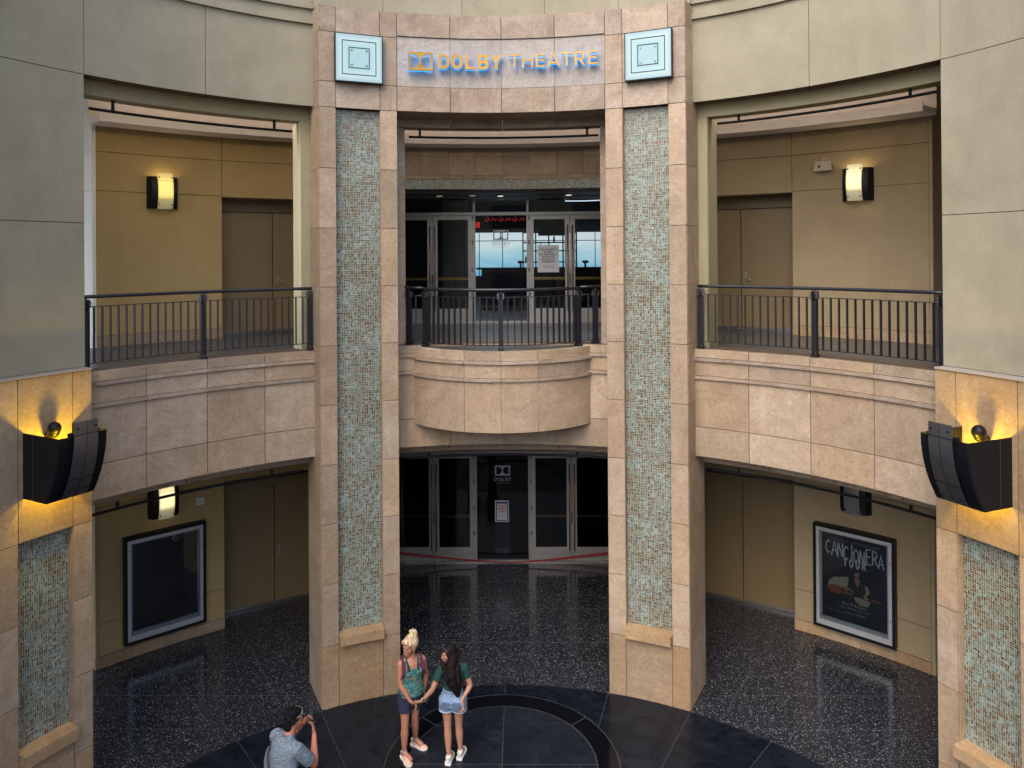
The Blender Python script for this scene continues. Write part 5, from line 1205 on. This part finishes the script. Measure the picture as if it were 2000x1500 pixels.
dW = (wrL-elL).normalized(); w = MB(); w.tube([wrL-dW*.018, wrL-dW*.004], .0265, 14); obj('strap', w, MT['white'], sw, False)
w = MB(); w.ell(wrL-dW*.011+Vector((.004, -.026, .008)), (.016, .008, .018)); obj('watch_case', w, MT['ink'], sw, False)
# ---------------- man photographing them
F = Vector((.62, .78, 0)).normalized(); RT = Vector((F.y, -F.x, 0))
mn = thing('person', 'dark haired man in heather blue t-shirt raising a phone to take a picture', 'person', (-2.36, 2.18, 0))
pel = Vector((-2.385, 2.14, .95)); che = Vector((-2.34, 2.19, 1.27)); nk = Vector((-2.31, 2.22, 1.45))
b = MB()
b.loft([(pel+Vector((0, 0, -.08)), .165, .125, RT), (pel, .172, .13, RT), (pel+Vector((0, 0, .12)), .165, .125, RT), (che+Vector((0, 0, -.08)), .175, .13, RT), (che+Vector((0, 0, .06)), .185, .125, RT), (che+Vector((0, 0, .13)), .165, .10, RT), (che+Vector((0, 0, .17)), .10, .08, RT), (nk+Vector((0, 0, .01)), .065, .062, RT)])
hc = Vector((-2.262, 2.275, 1.600)); HM = frame3((.80, .60, 0), .10, 0)
b.cap(nk+Vector((0, 0, -.04)), hc+Vector((-.02, -.01, -.06)), .064, .060); head(b, hc, HM, 1.06)
shR, elR, wrR = Vector((-2.165, 2.09, 1.375)), Vector((-2.025, 2.245, 1.125)), Vector((-2.085, 2.47, 1.300))
shL, elL, wrL = Vector((-2.475, 2.33, 1.38)), Vector((-2.40, 2.60, 1.20)), Vector((-2.235, 2.575, 1.385))
for sh, e_, w_ in ((shR, elR, wrR), (shL, elL, wrL)):
    b.chain([(nk+(sh-nk)*.5+Vector((0, 0, -.03)), .058), (sh, .062), (sh.lerp(e_, .45), .055), (e_, .044), (e_.lerp(w_, .25), .048), (e_.lerp(w_, .8), .032), (w_, .028)])
ph = Vector((-2.145, 2.565, 1.475))
hand(b, wrR, Vector((-2.115, 2.53, 1.40))-wrR, (-.6, .2, .3), .55, -1, .12, 1.05, (1.2, .3, 1, 1.2)); hand(b, wrL, Vector((-2.18, 2.575, 1.44))-wrL, (.5, -.4, .3), .9, 1, .05, 1.0)
anR, anL = Vector((-2.30, 2.02, .10)), Vector((-2.49, 2.20, .10))
legs(b, (pel+RT*.09, pel-RT*.09), (Vector((-2.30, 2.08, .52)), Vector((-2.47, 2.22, .52))), (anR, anL), 1, 1.08)
skinned('body', b, MT['skin_c'], mn, .007); face_parts(mn, hc, HM, 1.06, MT['ink'], simple('man_lips', (.36, .13, .11), .5))
heather = fabric('heather_blue_jersey', (.075, .10, .13), (.20, .26, .33), 70, (.35, .35, 3.0))
w = MB(); w.loft([(pel+Vector((0, 0, -.06)), .198, .158, RT), (pel+Vector((0, 0, .10)), .190, .152, RT), (che+Vector((0, 0, -.08)), .195, .150, RT), (che+Vector((0, 0, .05)), .198, .140, RT), (che+Vector((0, 0, .135)), .178, .118, RT), (che+Vector((0, 0, .178)), .118, .098, RT), (che+Vector((.014, .016, .215)), .082, .078, RT)], 28)
for sh, e_ in ((shR, elR), (shL, elL)): w.tube([nk+(sh-nk)*.45+Vector((0, 0, -.045)), sh+Vector((0, 0, .004)), sh.lerp(e_, .35), sh.lerp(e_, .72)], [.070, .080, .077, .076], 18)
skinned('tshirt', w, heather, mn, .007, 2)
w = MB(); w.loft([(pel+Vector((0, 0, .04)), .178, .14, RT), (pel+Vector((0, 0, -.10)), .18, .14, RT)])
for s, kx in ((1, Vector((-2.30, 2.08, .52))), (-1, Vector((-2.47, 2.22, .52)))): w.tube([pel+RT*.09*s, (pel+RT*.09*s).lerp(kx, 1.0)], [.11, .095], 18)
skinned('shorts', w, simple('dark_shorts', (.02, .025, .03), .9), mn, .008, 2)
for an in (anR, anL): h_ = Vector((an.x, an.y, .004))-F*.07; shoe(mn, h_, h_+F*.28, 1, simple('grey_trainer', (.1, .1, .11), .7), wsole)
black = fabric('black_hair', (.002, .002, .003), (.012, .012, .015), 70, (1, 1, .3), .75, .08)
w = MB(); Q = lambda x, y, z: hc+HM @ Vector((x*1.06, y*1.06, z*1.06))
w.ell(Q(0, -.026, .034), (.088, .096, .092), HM); w.ell(Q(0, .020, .074), (.070, .066, .045), HM); w.ell(Q(0, -.062, -.045), (.070, .048, .062), HM)
rng = random.Random(5)
for i in range(60):
    a_ = rng.uniform(0, 2*PI); p_ = rng.uniform(-.5, 1.3); v_ = Vector((math.cos(a_)*math.cos(p_), math.sin(a_)*math.cos(p_), math.sin(p_)))
    if v_.y > .45 and v_.z < .5: continue
    w.ell(Q(v_.x*.082, -.026+v_.y*.090, .034+v_.z*.085), (.019, .019, .015), HM, 5)
skinned('hair', w, black, mn, .005, 1)
sg = thing('sunglasses', 'pale framed sunglasses pushed up on the hair of the man with the phone', 'sunglasses', tuple(hc))
w = MB(); w.tube([Q(.088, -.01, .05), Q(.084, .05, .09)], .003, 6); w.tube([Q(-.088, -.01, .05), Q(-.084, .05, .09)], .003, 6); w.tube([Q(-.084, .05, .09), Q(-.03, .075, .105), Q(.03, .075, .105), Q(.084, .05, .09)], .004, 6); obj('frame', w, MT['steel'], sg, False)
for s in (-1, 1): w = MB(); w.ell(Q(s*.042, .076, .085), (.034, .008, .022), HM, 8); obj('lens', w, simple('dark_lens', (.01, .012, .015), .1), sg, False)
pt = thing('mobile_phone', 'black phone held upright by the man', 'phone', tuple(ph))
MP = Matrix.Translation(ph) @ frame3(F, .12).to_4x4()
w = MB(); w.box(-.037, .037, -.004, .004, -.076, .076, M=MP); obj('phone_body', w, simple('phone_black', (.012, .014, .018), .25), pt, False)
w = MB(); w.box(-.033, .033, -.0052, -.0042, -.070, .070, M=MP); obj('screen', w, emit('phone_screen', (.02, .05, .06), .2), pt, False)
sb = thing('sling_bag', 'grey sling bag with black strap on the back of the man with the phone', 'bag', tuple(che))
def strap(name, pts, wd, th, m_, par, side):
    w = MB(); side = Vector(side).normalized(); rows = []
    for p in pts: p = Vector(p); rows.append([p-side*wd, p+side*wd, p+side*wd-Vector((0, 0, th)), p-side*wd-Vector((0, 0, th))])
    w.grid(rows, closed=True, sm=False); return obj(name, w, m_, par, False)
blk = simple('black_webbing', (.015, .016, .02), .8)
strap('strap', [che+F*.13-RT*.05+Vector((0, 0, .03)), che-RT*.10+F*.02+Vector((0, 0, .188)), che-RT*.115-F*.09+Vector((0, 0, .14)), che-RT*.10-F*.155+Vector((0, 0, .03)), che-RT*.05-F*.165+Vector((0, 0, -.12)), che+RT*.02-F*.175+Vector((0, 0, -.30)), che+RT*.10-F*.15+Vector((0, 0, -.38))], .013, .006, blk, sb, RT)
w = MB(); w.ell(che-RT*.19-F*.06+Vector((0, 0, -.16)), (.055, .075, .21), frame3(F)); skinned('bag_body', w, simple('grey_canvas', (.11, .125, .15), .9), sb, .007, 2)
w = MB(); w.tube([wrL-(wrL-elL).normalized()*.02, wrL-(wrL-elL).normalized()*.005], .033, 14); tag(obj('wristband', w, simple('red_band', (.35, .01, .02), .6)), 'red band on the far wrist of the man with the phone', 'wristband')

p0 = Vector((-2.30, 2.18, 0))
for o in (mn, pt, sb, sg): o.location = p0+Vector((.02, 0, 0))+(Vector(o.location)-p0)*.975; o.scale = (.975,)*3
o = bpy.data.objects['wristband']; o.location = (p0+Vector((.02, 0, 0)))-p0*.975; o.scale = (.975,)*3
